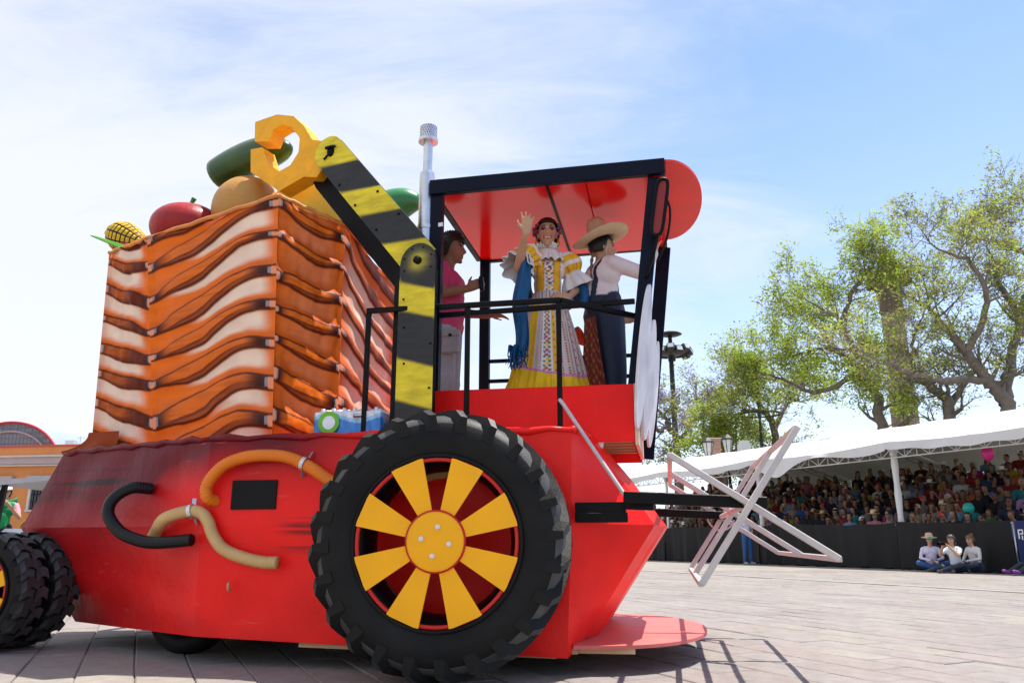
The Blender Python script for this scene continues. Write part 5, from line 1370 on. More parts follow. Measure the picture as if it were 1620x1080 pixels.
# ---- spectators: a few sculpted bodies shared by the crowd, coloured individually
def crowd_mesh(kind, seed):
    rr = random.Random(seed); hx = rr.uniform(-.04, .04)
    sw, ft = (.19, 1.0) if kind != 1 else (.165, .92)
    hc_ = V(hx, -.05, 1.16)
    caps = [((-.08, 0, .50), (.08, 0, .50), .13, .13, 'leg'), ((0, .0, .58), (0, -.01, .78), .13 * ft, .135 * ft, 'top'), ((-.07, -.01, .86), (.07, -.01, .86), .115 * ft, .115 * ft, 'top'), ((-sw + .05, 0, .94), (sw - .05, 0, .94), .062, .062, 'top'), ((hx * .4, 0, .97), (hx, -.03, 1.08), .052, .050, 'skin')]
    for s in (-1, 1):
        caps += [((s * .09, 0, .50), (s * .12, -.42, .50), .085, .068, 'leg'), ((s * .12, -.42, .50), (s * .12, -.40, .10), .062, .048, 'leg'), ((s * .12, -.38, .06), (s * .12, -.52, .05), .042, .036, 'shoe')]
        sh_ = V(s * sw, 0, .925)
        up = (seed % 3 == 0 and s > 0)
        if up: e_, w_ = V(s * (sw + .07), -.16, .82), V(s * .10, -.24, 1.10)
        elif seed % 3 == 1: e_, w_ = V(s * (sw + .06), -.06, .70), V(s * .06, -.26, .68)
        else: e_, w_ = V(s * (sw + .05), -.05, .68), V(s * .13, -.30, .60)
        caps += [(sh_, sh_.lerp(e_, .6), .054, .050, 'top'), (sh_.lerp(e_, .5), e_, .042, .037, 'skin'), (e_, w_, .037, .028, 'skin'), (w_, w_ + V(-s * .02, -.05, .05 if up else -.01), .034, .026, 'skin')]
    ells = [(hc_ + V(0, .0, .01), (.076, .094, .112), 'skin'), (hc_ + V(0, -.02, -.05), (.058, .062, .07), 'skin'), (hc_ + V(0, -.09, -.02), (.016, .02, .024), 'skin')]
    hairs = []
    if kind == 0: hairs = [(hc_ + V(0, .018, .04), (.085, .096, .098), 'hair')]
    if kind == 1: hairs = [(hc_ + V(0, .018, .035), (.090, .098, .104), 'hair'), (hc_ + V(0, .075, -.10), (.098, .06, .16), 'hair')]
    if kind == 2: hairs = [(hc_ + V(0, .018, .035), (.087, .097, .100), 'hair'), (hc_ + V(0, .09, .09), (.045, .045, .045), 'hair')]
    me, co, reg = sculpt('spectator', caps, .021, 2, ells + hairs)
    # face opening: hair only above and behind; eyes and mouth as dark regions
    q = co - np.array(hc_)
    ishead = np.isin(reg, ['hair', 'skin']) & (q[:, 2] > -.13)
    faceside = ishead & (q[:, 1] < -.035 + .02) & (q[:, 2] < .062) & (np.abs(q[:, 0]) < .070) & (q[:, 2] > -.13)
    reg[faceside] = 'skin'
    eye = faceside & (np.abs(np.abs(q[:, 0]) - .032) < .018) & (np.abs(q[:, 2] - .012) < .012) & (q[:, 1] < -.05); reg[eye] = 'hair'
    order = ['skin', 'top', 'hair', 'leg', 'shoe']; vi = np.array([order.index(k) for k in reg])
    n = len(me.polygons); ls = np.empty(n, np.int32); me.polygons.foreach_get('loop_start', ls); lv = np.empty(len(me.loops), np.int32); me.loops.foreach_get('vertex_index', lv)
    me.materials.clear()
    for k in range(5): me.materials.append(M_tier)
    me.polygons.foreach_set('material_index', vi[lv[ls]].astype(np.int32))
    return me
CM = [crowd_mesh(k % 3, s) for s, k in enumerate((0, 1, 2, 0, 1, 1))]
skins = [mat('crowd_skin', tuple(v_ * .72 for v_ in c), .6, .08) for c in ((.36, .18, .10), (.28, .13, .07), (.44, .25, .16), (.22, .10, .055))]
hairm = [(mat('crowd_hair', c, .5, .3, 20), n) for c, n in (((.012, .009, .008), 'black hair'), ((.022, .014, .010), 'dark hair'), ((.07, .035, .018), 'brown hair'), ((.30, .29, .28), 'grey hair'))]
topcol = [('black', (.012, .012, .014)), ('navy', (.015, .022, .06)), ('white', (.66, .66, .66)), ('grey', (.22, .22, .23)), ('crimson', (.30, .015, .02)), ('magenta', (.50, .02, .22)), ('pink', (.58, .20, .28)), ('teal', (.02, .22, .22)),
          ('sky blue', (.18, .36, .60)), ('blue', (.03, .10, .34)), ('lime', (.36, .46, .06)), ('yellow', (.62, .42, .03)), ('maroon', (.10, .015, .02)), ('green', (.03, .20, .06)), ('beige', (.42, .34, .26)), ('lilac', (.36, .25, .52)), ('charcoal', (.04, .04, .045)), ('orange', (.58, .16, .03))]
topw = [9, 7, 4, 4, 4, 2, 2, 1, 2, 3, 1, 1, 4, 1, 3, 1, 7, 1]
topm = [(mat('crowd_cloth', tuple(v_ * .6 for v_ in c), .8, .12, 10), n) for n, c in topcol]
legm = [mat('crowd_trousers', c, .8, .15) for c in ((.02, .03, .08), (.02, .02, .02), (.12, .10, .08))]
hatm = {n: mat('crowd_hat', c, .8, .1) for n, c in (('straw', (.55, .42, .26)), ('white', (.72, .72, .72)), ('black', (.015, .015, .018)), ('red', (.50, .02, .02)), ('yellow', (.62, .36, .03)), ('green', (.03, .26, .12)), ('blue', (.03, .07, .30)))}
def hat_mesh(style):
    m_ = MB()
    if style == 'brim': m_.lathe([(.001, .13), (.05, .13), (.075, .115), (.088, .06), (.094, .02), (.13, .012), (.175, .022), (.172, .014), (.12, .002), (.09, .005)], 24)
    else:
        m_.lathe([(.001, .10), (.04, .097), (.075, .07), (.092, .02), (.094, -.005), (.088, -.005)], 20)
        m_.add([(-.07, -.07, .01), (.07, -.07, .01), (.05, -.17, -.005), (-.05, -.17, -.005), (-.07, -.07, .0), (.07, -.07, .0), (.05, -.17, -.012), (-.05, -.17, -.012)], [(0, 3, 2, 1), (4, 5, 6, 7), (2, 3, 7, 6), (1, 2, 6, 5), (0, 4, 7, 3)])
    me = m_.mesh('hat', M_white, True); return me
HM = {'brim': hat_mesh('brim'), 'cap': hat_mesh('cap')}
def ordinal(n):
    a = 'first second third fourth fifth sixth seventh eighth ninth tenth eleventh twelfth thirteenth fourteenth fifteenth sixteenth seventeenth eighteenth nineteenth'.split()
    if n < 20: return a[n - 1]
    t = {2: 'twenty', 3: 'thirty', 4: 'forty', 5: 'fifty'}[n // 10]
    return t[:-1] + 'ieth' if n % 10 == 0 else t + '-' + a[n % 10 - 1]
ordw = ['front', 'second', 'third', 'fourth', 'fifth', 'sixth', 'seventh', 'back']
from bpy_extras.object_utils import world_to_camera_view
bpy.context.view_layer.update()
rc = random.Random(21); ncrowd = 0
tf = math.tan
def to_px(p):
    X, Y, Z = p.x, p.y, p.z - .75; t = R_(14.187); fw = Y * math.cos(t) + Z * math.sin(t); up = -Y * math.sin(t) + Z * math.cos(t)
    return .5 + .7716 * X / fw, .5 - 1.1574 * up / fw
used = set()
for r in range(ROWS):
    step = .445 + .012 * r
    u = -4.0 + rc.uniform(0, .3); seq = []
    while u < 17.5:
        u += step * rc.uniform(.85, 1.2)
        p = st(u, row_v(r) + rc.uniform(-.06, .06), row_z(r))
        px = to_px(p + V(0, 0, 1.1))
        if not (.637 < px[0] < 1.012): continue
        if rc.random() < (.04 if r < 6 else .14): continue
        seq.append((px[0], p))
    seq.sort(key=lambda t: t[0])
    for k, (x, p) in enumerate(seq):
        if ncrowd >= 296: break
        ncrowd += 1
        sz = rc.uniform(.92, 1.06) * (1.0 if rc.random() > .1 else .86)
        o = empty('person', p, SR - PI / 2 + 0, None)
        face = math.atan2(-(p.x + 3) * -1, 1)
        o.rotation_euler = (0, 0, math.atan2(p.x - 1.0, p.y - 4.0) * -1 + rc.uniform(-.45, .35))
        o.scale = (sz, sz, sz * rc.uniform(.97, 1.06))
        me = rc.choice(CM); b = link('body', me, o)
        tm, tn = rc.choices(topm, topw)[0]; hm, hn = rc.choices(hairm, (6, 5, 3, 1))[0]
        for i_, mm in enumerate((rc.choice(skins), tm, hm, rc.choice(legm), legm[1])):
            b.material_slots[i_].link = 'OBJECT'; b.material_slots[i_].material = mm
        hn2 = hn
        if rc.random() < .30:
            hs = rc.choices(('brim', 'cap'), (3, 5))[0]; hcn = rc.choices(('straw', 'white', 'black', 'red', 'yellow', 'green', 'blue'), (5, 4, 5, 2, 1, 1, 2) if hs == 'cap' else (8, 4, 1, 0, 1, 0, 0))[0]
            h = link('hat', HM[hs], o, (0, -.03, 1.20)); h.rotation_euler = (R_(rc.uniform(-4, 10)), 0, rc.uniform(-.2, .2)); h.material_slots[0].link = 'OBJECT'; h.material_slots[0].material = hatm[hcn]
            hn2 = hcn + (' brimmed hat' if hs == 'brim' else ' cap')
        zone = 'left of the reel' if x < .70 else ('above the reel' if x < .80 else ('left of the wrapped pole' if x < .878 else 'right of the wrapped pole'))
        tag(o, f'spectator in {tn} top with {hn2}, number {k + 1} from the left in {ordw[r]} row'.replace('number ', '') if False else f'{tn} top and {hn2}, {ordw[r]} row of stand, {ordinal(k + 1)} from its left end', 'person', 'spectators seated in the stand')
print('crowd', ncrowd)
BL = tag(empty('balloon', st(-1.15, 2.6, 0) * 1), 'round magenta balloon hanging under the tent roof at right', 'balloon')
BL.location = st(-1.30, .9, 3.02)
m_ = MB(); m_.lathe([(.001, -.22), (.02, -.215), (.10, -.15), (.155, -.04), (.16, .03), (.12, .12), (.05, .165), (.001, .17)], 24); m_.build('balloon_skin', mat('magenta_balloon', (.62, .03, .22), .25, .05), BL, True)
m_ = MB(); m_.tube([(0, 0, -.22), (0, 0, -.24)], [.006, .02], 8); m_.build('balloon_knot', bpy.data.materials['magenta_balloon'], BL)
BL2 = tag(empty('balloon', st(1.05 - 1.4, 1.15, 1.62)), 'round turquoise balloon held in the crowd right of wrapped pole', 'balloon')
m_ = MB(); m_.lathe([(.001, -.20), (.02, -.195), (.10, -.13), (.145, -.04), (.15, .03), (.11, .12), (.05, .155), (.001, .16)], 24); m_.build('balloon_skin', mat('turquoise_balloon', (.02, .36, .30), .25, .05), BL2, True)

# ------------------------------------------------------------------ people in front of the barrier
def sitter(label, loc, rz, top, legs, sk, hair, seed, hat=False, glasses=False, bun=False, camera_up=False, longhair=False, phone=False, vest=None):
    E_ = tag(empty('person', loc, rz), label, 'person', 'press people sitting on the ground')
    hc_ = V(0, -.09, .78); hcp, hel, fr = head(hc_, 0, R_(6), 1.02)
    caps = [((-.08, 0, .13), (.08, 0, .13), .13, .13, 'leg'), ((0, .0, .22), (0, -.03, .42), .125, .13, 'top'), ((-.07, -.05, .50), (.07, -.05, .50), .11, .11, 'top'), ((-.12, -.05, .575), (.12, -.05, .575), .06, .06, 'top'), ((0, -.05, .60), (0, -.08, .72), .052, .05, 'skin')]
    for s in (-1, 1):
        kn = V(s * .34, -.30, .22); an = V(-s * .05, -.38 - .05 * s, .07)
        caps += [((s * .10, -.02, .13), kn, .09, .07, 'leg'), (kn, an, .066, .05, 'leg'), (an, an + V(-s * .12, -.05, -.02), .045, .035, 'shoe')]
        sh_ = V(s * .175, -.04, .56)
        if camera_up: e_, w_ = V(s * .24, -.22, .42), V(s * .06, -.34, .66)
        else: e_, w_ = V(s * .26, -.10, .34), V(s * .06, -.33, .28)
        caps += [(sh_, sh_.lerp(e_, .6), .055, .05, 'slv'), (sh_.lerp(e_, .55), e_, .044, .038, 'slv' if not camera_up else 'skin'), (e_, w_, .038, .028, 'slv' if not camera_up else 'skin')]
        caps += hand(w_, (-s * .4, -.8, .3 if camera_up else -.1), (-s * .6, .2, .7), 1.0, curl=.5, spread=.03, thumb=s)
    me, co, reg = sculpt('person_body', caps + hcp, .012, 3, hel)
    def pt(co, reg, c):
        face_paint(fr)(co, reg, c)
        if vest is not None:
            m_v = (reg == 'top') ; c[m_v] = vest
    colour(me, co, reg, {'skin': sk, 'top': top, 'slv': top, 'leg': legs, 'shoe': (.12, .09, .07)}, pt); link('body', me, E_)
    M_h = mat('sitter_hair', hair, .5, .3, 20); hairshell(fr, 'hair', E_, M_h, low=-.08, fr=.06)
    if longhair:
        m_ = MB(); m_.ball(hc_ + V(0, .06, -.10), (.09, .06, .17), 14, 10); m_.build('long_hair', M_h, E_, True)
    if bun:
        m_ = MB(); m_.ball(hc_ + V(0, .06, .13), .045, 12, 8); m_.build('hair_bun', M_h, E_, True)
    if hat:
        h = link('straw_hat', HM['brim'].copy(), E_, hc_ + V(0, .01, .055)); h.scale = (1.08, 1.08, 1.05); h.data.materials[0] = hatm['straw']; h.rotation_euler = (R_(6), 0, 0)
    if glasses:
        m_ = MB()
        for s in (-1, 1): m_.box(hc_ + V(s * .034, -.098, .012), (.056, .012, .034), bev=.008)
        m_.box(hc_ + V(0, -.096, .018), (.02, .008, .008)); m_.build('sunglasses', mat('green_mirror_lens', (.02, .40, .30), .15, .1, metallic=.5), E_)
    return E_
S1_ = st(-.50, -.75); S2_ = st(-1.42, -1.05); S3_ = st(-1.55, -.50)
sitter('seated man in straw hat and mirrored sunglasses holding a phone', S1_, R_(-18), (.62, .58, .72), (.03, .09, .26), SK, (.03, .02, .015), 1, hat=True, glasses=True)
sitter('seated woman with long grey-black hair filming with a dark camera', S2_, R_(-62), (.62, .68, .72), (.02, .03, .06), SKL, (.05, .045, .045), 2, camera_up=True, longhair=True)
sitter('seated woman with hair bun and white sleeveless vest at the barrier', S3_, R_(-78), (.64, .62, .60), (.05, .06, .10), SKL, (.16, .09, .04), 3, bun=True)
PHN = tag(empty('phone', S1_ + Matrix.Rotation(R_(-18), 3, 'Z') @ V(0, -.40, .30), R_(-18)), 'black phone in the hands of the seated man with straw hat', 'phone')
m_ = MB(); m_.box((0, 0, 0), (.15, .08, .012), bev=.005); m_.build('phone_case', M_black, PHN)
CMR = tag(empty('video_camera', S2_ + Matrix.Rotation(R_(-62), 3, 'Z') @ V(0, -.40, .70), R_(-62)), 'dark handheld camera raised by the seated long-haired woman', 'camera')
m_ = MB(); m_.box((0, 0, 0), (.11, .22, .085), bev=.012); m_.build('camera_body', M_black, CMR); m_ = MB(); m_.lathe([(.035, -.20), (.04, -.20), (.038, -.10), (.034, -.10)], 16, axis='Y', close=True); m_.build('lens', M_black, CMR, True)
PE = tag(empty('person', st(-3.05, -.80), R_(-80)), 'seated person at the right photo edge, dark trousers and purple shoes', 'person')
caps = [((-.08, .35, .14), (.08, .35, .14), .13, .13, 'leg'), ((0, .38, .2), (0, .40, .55), .13, .12, 'top'), ((0, .40, .6), (0, .38, .74), .05, .05, 'skin')]
for s in (-1, 1): caps += [((s * .1, .3, .16), (s * .13, -.08, .24), .085, .07, 'leg'), ((s * .13, -.08, .24), (s * .14, -.38, .09), .065, .05, 'leg'), ((s * .14, -.40, .07), (s * .15, -.54, .10), .045, .04, 'shoe'), ((s * .17, .40, .55), (s * .22, .3, .35), .05, .04, 'top'), ((s * .22, .3, .35), (s * .1, .1, .3), .04, .03, 'skin')]
me, co, reg = sculpt('person_body', caps, .014, 3, [(V(0, .35, .84), (.075, .09, .11), 'skin')]); colour(me, co, reg, {'skin': SK, 'top': (.3, .3, .3), 'leg': (.03, .04, .05), 'shoe': (.22, .05, .28)}); link('body', me, PE)
def stander(name, label, loc, rz, pal, cap=None, arms='front', group=None, h=1.0, vest=None):
    E_ = tag(empty('person', loc, rz), label, 'person', group)
    hc_ = V(0, -.02, 1.60); hcp, hel, fr = head(hc_, 0, 0, 1.02)
    caps = [((-.07, 0, .98), (.07, 0, .98), .115, .115, 'leg'), ((0, 0, 1.05), (0, 0, 1.2), .13, .135, 'top'), ((-.07, 0, 1.30), (.07, 0, 1.30), .118, .118, 'top'), ((-.13, 0, 1.39), (.13, 0, 1.39), .066, .066, 'top'), ((0, 0, 1.42), (0, -.01, 1.54), .055, .052, 'skin')]
    for s in (-1, 1):
        caps += [((s * .085, 0, .94), (s * .11, -.01, .50), .10, .075, 'leg'), ((s * .11, -.01, .50), (s * .12, .02, .10), .072, .055, 'leg'), ((s * .12, .03, .05), (s * .14, -.15, .04), .045, .038, 'shoe')]
        sh_ = V(s * .18, 0, 1.38)
        if arms == 'front': e_, w_ = V(s * .25, .02, 1.10), V(s * .05, -.20, 1.02)
        else: e_, w_ = V(s * .26, -.12, 1.18), V(s * .06, -.30, 1.42)
        caps += [(sh_, sh_.lerp(e_, .6), .06, .055, 'slv'), (sh_.lerp(e_, .55), e_, .046, .04, 'skin'), (e_, w_, .04, .03, 'skin')] + hand(w_, (-s * .7, -.5, .1), (-s * .3, .9, 0), 1.0, curl=.5, spread=.03, thumb=s)
    me, co, reg = sculpt('person_body', caps + hcp, .013, 3, hel)
    colour(me, co, reg, pal, face_paint(fr)); link('body', me, E_)
    hairshell(fr, 'hair', E_, M_hair, low=-.07, fr=.05)
    if cap:
        h_ = link('cap', HM['cap'].copy(), E_, hc_ + V(0, .0, .055)); h_.data.materials[0] = cap; h_.scale = (1.05,) * 3
    return E_
stander('person', 'person in jeans and white top with purple cap standing at barrier', st(6.45, -.75), R_(20), {'skin': SK, 'top': (.55, .55, .68), 'slv': (.55, .55, .68), 'leg': (.02, .08, .22), 'shoe': (.3, .3, .3)}, mat('purple_cap', (.20, .12, .40), .7))
mus = stander('person', 'musician in white cap and green vest behind the rear wheels', (-8.95, 14.2, -.02), R_(28), {'skin': SKL, 'top': (.01, .26, .07), 'slv': (.62, .28, .34), 'leg': (.02, .02, .03), 'shoe': (.02, .02, .02)}, hatm['white'], 'up')
m_ = MB(); m_.lathe([(.088, 1.46), (.11, 1.44), (.13, 1.36), (.10, 1.30)], 20); m_.build('neckerchief', mat('green_kerchief', (.01, .30, .10), .7), mus, True)
TR = tag(empty('trumpet', (-8.86, 13.92, 1.42), R_(40)), 'green trumpet held by the musician in the green vest', 'trumpet')
m_ = MB(); m_.tube([(0, 0, 0), (.15, -.25, .02)], .012, 8); m_.lathe([(.012, 0), (.016, .06), (.03, .11), (.06, .14)], 16, c=(0, 0, 0)); 
m_ = MB(); m_.tube([(-.10, 0, 0), (.16, 0, .02), (.22, 0, .025), (.26, 0, .03)], [.010, .012, .022, .055], 12, caps=False); m_.tube([(-.06, 0, -.05), (.1, 0, -.05)], .008, 8); m_.tube([(.0, 0, -.05), (.0, 0, .03)], .01, 8); m_.tube([(.035, 0, -.05), (.035, 0, .03)], .01, 8); m_.build('trumpet_body', mat('green_brass', (.02, .30, .16), .3), TR, True)
SPH = tag(empty('sousaphone', (-9.0, 15.2, .95), R_(10)), 'brass sousaphone bell showing under the grey roof at left', 'sousaphone')
m_ = MB(); m_.lathe([(.06, .30), (.075, .10), (.12, .03), (.20, -.02), (.235, -.025), (.225, -.015), (.12, .05), (.06, .12)], 28, axis='Y'); m_.tube(spline([(0, .3, 0), (0, .45, -.1), (.2, .5, -.3), (0, .5, -.55), (-.25, .45, -.3)], 6), .05, 10); m_.build('bell', mat('brass', (.62, .36, .08), .3, .1, metallic=.9), SPH, True)
SPP = stander('person', 'musician hidden behind the sousaphone at far left', (-9.05, 15.75, -.02), R_(20), {'skin': SK, 'top': (.02, .02, .02), 'slv': (.5, .5, .5), 'leg': (.02, .02, .03), 'shoe': (.02, .02, .02)})
bpy.data.objects.remove(SPP.children[1]) if False else None
CT = tag(empty('service_cart', fl(-3.9, 3.4, 0) * 1, FA), 'grey roofed cart with dark post behind the rear of the float', 'cart')
CT.location = (-8.05, 13.3, 0); CT.rotation_euler = (0, 0, R_(4))
m_ = MB(); vs = [(-.20, -.5, 1.62), (2.2, -.5, 1.86), (2.2, 1.0, 1.86), (-.20, 1.0, 1.62), (-.20, -.5, 1.70), (2.2, -.5, 1.93), (2.2, 1.0, 1.93), (-.20, 1.0, 1.70)]
m_.add(vs, [(0, 3, 2, 1), (4, 5, 6, 7), (0, 1, 5, 4), (1, 2, 6, 5), (2, 3, 7, 6), (3, 0, 4, 7)]); m_.build('cart_roof', mat('grey_cart_roof', (.42, .42, .43), .5, .1), CT)
for x, y in ((-.12, -.42), (2.0, -.42), (-.12, .9), (2.0, .9)):
    m_ = MB(); m_.beam((x - .08, y, .5), (x, y, 1.66), .07, .07); m_.build('roof_post', M_black, CT)
m_ = MB(); m_.box((1.0, .25, .55), (2.2, 1.3, .5), bev=.08); m_.box((.2, .25, .85), (.7, 1.2, .2), bev=.06); m_.build('cart_body', mat('white_cart', (.7, .7, .7), .4, .05), CT, 40)
for x in (.2, 1.8):
    for y in (-.42, .92):
        m_ = MB(); m_.lathe([(.12, -.08), (.22, -.08), (.25, -.05), (.25, .05), (.22, .08), (.12, .08), (.05, .04), (.001, .03)], 24, axis='Y', c=(x, y, .25)); m_.build('cart_wheel', M_rubber, CT, True)

# ------------------------------------------------------------------ orange building at left
BX, BY = -24.5, 42.0
M_or = mat('orange_plaster', (.64, .25, .08), .85, .1, 1.2, .15, 25); M_trim = mat('mauve_trim', (.46, .36, .36), .8, .1, 2); M_cor = mat('pale_cornice', (.62, .52, .48), .8, .1, 2)
BLD = tag(empty('building', (BX, BY, 0), R_(-9)), 'orange plastered building with mauve cornice and arched glass roof', 'building')
def bx(name, c, s, m, par=BLD, bev=0): q = MB(); q.box(c, s, bev=bev); return q.build(name, m, par)
bx('wall', (-4, 3, 2.35), (32, 6, 4.7), M_or); bx('cornice', (-4, -.10, 4.88), (32.2, .35, .36), M_trim); bx('cornice', (-4, -.16, 5.10), (32.4, .5, .09), M_cor); bx('cornice', (-4, -.08, 4.64), (32.2, .25, .08), M_cor)
bx('parapet', (-4, .05, 5.38), (32.0, .25, .46), M_or); bx('parapet_coping', (-4, .05, 5.66), (32.2, .4, .09), mat('red_coping', (.52, .10, .09), .7))
for k in range(-7, 6):
    x = -.30 + k * 2.15
    w = bx('window', (x, -.02, 3.05), (.70, .10, 1.35), mat('window_glass', (.05, .055, .06), .15) if 'window_glass' not in bpy.data.materials else bpy.data.materials['window_glass'])
    fr = MB()
    for c, s in (((-.42, -.08, 0), (.14, .12, 1.5)), ((.42, -.08, 0), (.14, .12, 1.5)), ((0, -.08, .78), (1.12, .16, .10)), ((0, -.06, -.75), (1.05, .2, .08))): fr.box(V(x, -.02, 3.05) + V(*c), s)
    fr.build('window_frame', M_cor, w)
    bx('window_lintel', (x, -.14, 3.98), (1.3, .22, .22), M_trim, w)
    fr = MB()
    for q in (-.18, 0, .18): fr.box((x + q, -.085, 3.05), (.025, .03, 1.3))
    for q in (-.3, .1, .45): fr.box((x, -.088, 3.05 + q), (.68, .03, .025))
    fr.build('window_bars', M_black, w)
# arched glazed roof behind the parapet
M_rr = mat('red_arch_rim', (.45, .03, .05), .5); M_gl = mat('roof_glazing', (.30, .36, .42), .12, .1, 3)
ag = MB(); AR, AX, AZ = 3.3, -3.6, 4.55
for k in range(24):
    a0, a1 = PI * k / 24, PI * (k + 1) / 24
    ag.add([(AX + AR * math.cos(a), y, AZ + .78 * AR * math.sin(a)) for a in (a0, a1) for y in (1.2, 5)], [(0, 1, 3, 2)])
ARCH = ag.build('arched_roof', M_gl, BLD)
for y, r in ((1.15, AR + .05), (1.18, AR * .82)):
    q = MB(); q.tube([(AX + r * math.cos(PI * k / 30), y, AZ + .78 * r * math.sin(PI * k / 30)) for k in range(31)], .07 if r > AR else .05, 8); q.build('arch_rim', M_rr if r > AR else M_trim, ARCH, True)
q = MB()
for k in range(-14, 15):
    x = k * .23; 
    if abs(x) < AR * .8: q.box((AX + x, 1.2, AZ + .39 * AR * math.sqrt(1 - (x / AR) ** 2)), (.03, .03, .78 * AR * math.sqrt(1 - (x / AR) ** 2)))
for k in range(1, 9):
    z = k * .29; w = AR * math.sqrt(max(0, 1 - (z / (.78 * AR)) ** 2)); q.box((AX, 1.21, AZ + z), (2 * w, .03, .03))
for k in range(1, 20):
    a = PI * k / 20; q.tube([(AX + AR * .82 * math.cos(a), 1.19, AZ + .78 * AR * .82 * math.sin(a)), (AX + AR * math.cos(a + .03), 1.19, AZ + .78 * AR * math.sin(a + .03))], .02, 5)
q.build('arch_glazing_bars', mat('grey_bars', (.20, .20, .21), .6), ARCH)
q = MB(); q.add([(AX + AR * .99 * math.cos(PI * k / 30), 1.3, AZ + .77 * AR * math.sin(PI * k / 30)) for k in range(31)], [tuple(range(31))]); q.build('arch_glass', M_gl, ARCH)
q = MB(); q.tube([(1.5, .3, 5.7), (1.5, .3, 6.2)], .02, 6); q.tube([(1.3, .3, 6.1), (1.75, .3, 6.1)], .015, 6); q.box((.9, .4, 5.85), (.5, .3, .25)); q.build('roof_aerial', M_galv, BLD)

# ------------------------------------------------------------------ column, light tower, mast, lanterns
M_stone = mat('grey_pink_stone', (.36, .27, .25), .9, .2, .8, .4, 6)
COL = tag(empty('stone_column', (22.53, 45, 0)), 'tall fluted stone column with carved capital behind the trees', 'column')
q = MB(); n = 96; prof = [(0, 1.0), (.4, 1.0)]
vs, fs = [], []
lv = [(3.0, .82), (6, .76), (9, .70), (11.5, .65), (13.8, .60)]
for z, r in lv:
    for j in range(n):
        a = 2 * PI * j / n; rr_ = r * (1 - .06 * (0.5 + .5 * math.cos(a * 20))); vs.append((rr_ * math.cos(a), rr_ * math.sin(a), z))
fs = [(i * n + j, i * n + (j + 1) % n, (i + 1) * n + (j + 1) % n, (i + 1) * n + j) for i in range(len(lv) - 1) for j in range(n)]
q.add(vs, fs); q.build('shaft', M_stone, COL)
q = MB(); q.box((0, 0, 1.2), (2.6, 2.6, 2.4), bev=.1); q.lathe([(1.1, 2.4), (1.15, 2.55), (.98, 2.75), (1.0, 2.9), (.83, 3.0)], 32); q.build('pedestal', M_stone, COL, 30)
q = MB(); q.lathe([(.60, 13.8), (.72, 13.95), (.64, 14.15), (.68, 14.9), (1.0, 15.9)], 28); q.box((0, 0, 16.05), (2.0, 2.0, .3), bev=.05)
for sx in (-1, 1):
    for sy in (-1, 1): q.lathe([(.28, -.12), (.28, .12), (.12, .14), (.001, .14)], 14, axis='Y', c=(sx * .82, sy * .5, 15.65))
q.build('capital', mat('dark_weathered_stone', (.15, .11, .085), .95, .3, 2, .5, 8), COL, 40)
q = MB(); q.lathe([(.5, 16.2), (.42, 16.5), (.55, 16.9), (.38, 17.4), (.2, 17.8), (.001, 17.9)], 16); q.build('finial', bpy.data.materials['dark_weathered_stone'], COL, True)
M_dkm = mat('dark_mast_metal', (.035, .035, .035), .55, .3, 3)
TW = tag(empty('light_tower', (14.5, 70, 0)), 'tall stadium light mast with ring of floodlights above jacaranda', 'light mast')
q = MB(); q.tube([(0, 0, 0), (0, 0, 9), (-.05, 0, 19.0)], [.34, .28, .18], 14); q.build('mast', M_dkm, TW, True)
q = MB(); q.lathe([(.001, 19.35), (.8, 19.25), (1.05, 19.1), (.8, 19.0), (.2, 18.95)], 24); q.build('top_disc', M_dkm, TW, True)
q = MB(); q.lathe([(.9, 17.9), (1.35, 17.8), (1.35, 17.4), (.9, 17.2), (.3, 17.1)], 24); q.build('lamp_ring', M_dkm, TW)
fme = MB(); fme.box((0, 0, 0), (.55, .4, .5), bev=.05); fme = fme.mesh('floodlight', M_dkm); gme = MB(); gme.box((0, -.22, 0), (.40, .02, .3)); gme = gme.mesh('floodlight_glass', mat('lamp_glass', (.5, .5, .5), .2))
for k in range(14):
    a = 2 * PI * k / 14; c = V(1.6 * math.cos(a), 1.6 * math.sin(a), 17.55 - .25 * (k % 2)); o = link('floodlight', fme, TW, c); o.scale = (1.25, 1.25, 1.35); o.rotation_euler = (R_(-25), 0, a + PI / 2); g_ = link('floodlight_glass', gme, o)
MS = tag(empty('ring_mast', (13.89, 44, 0)), 'thin dark mast with open steel ring among the green trees', 'mast')
q = MB(); q.tube([(0, 0, 0), (0, 0, 10.5)], [.11, .07], 10); q.build('mast', M_dkm, MS, True)
for rr_ in (1.18, 1.05):
    q = MB(); q.tube([(rr_ * math.cos(2 * PI * k / 40), rr_ * math.sin(2 * PI * k / 40), 7.65) for k in range(42)], .032, 6, caps=False); q.build('ring', M_dkm, MS, True)
for k in range(5):
    a = 2 * PI * k / 5 + .4; q = MB(); q.tube([(1.1 * math.cos(a), 1.1 * math.sin(a), 7.65), (0, 0, 9.8)], .012, 5); q.build('stay', M_dkm, MS)
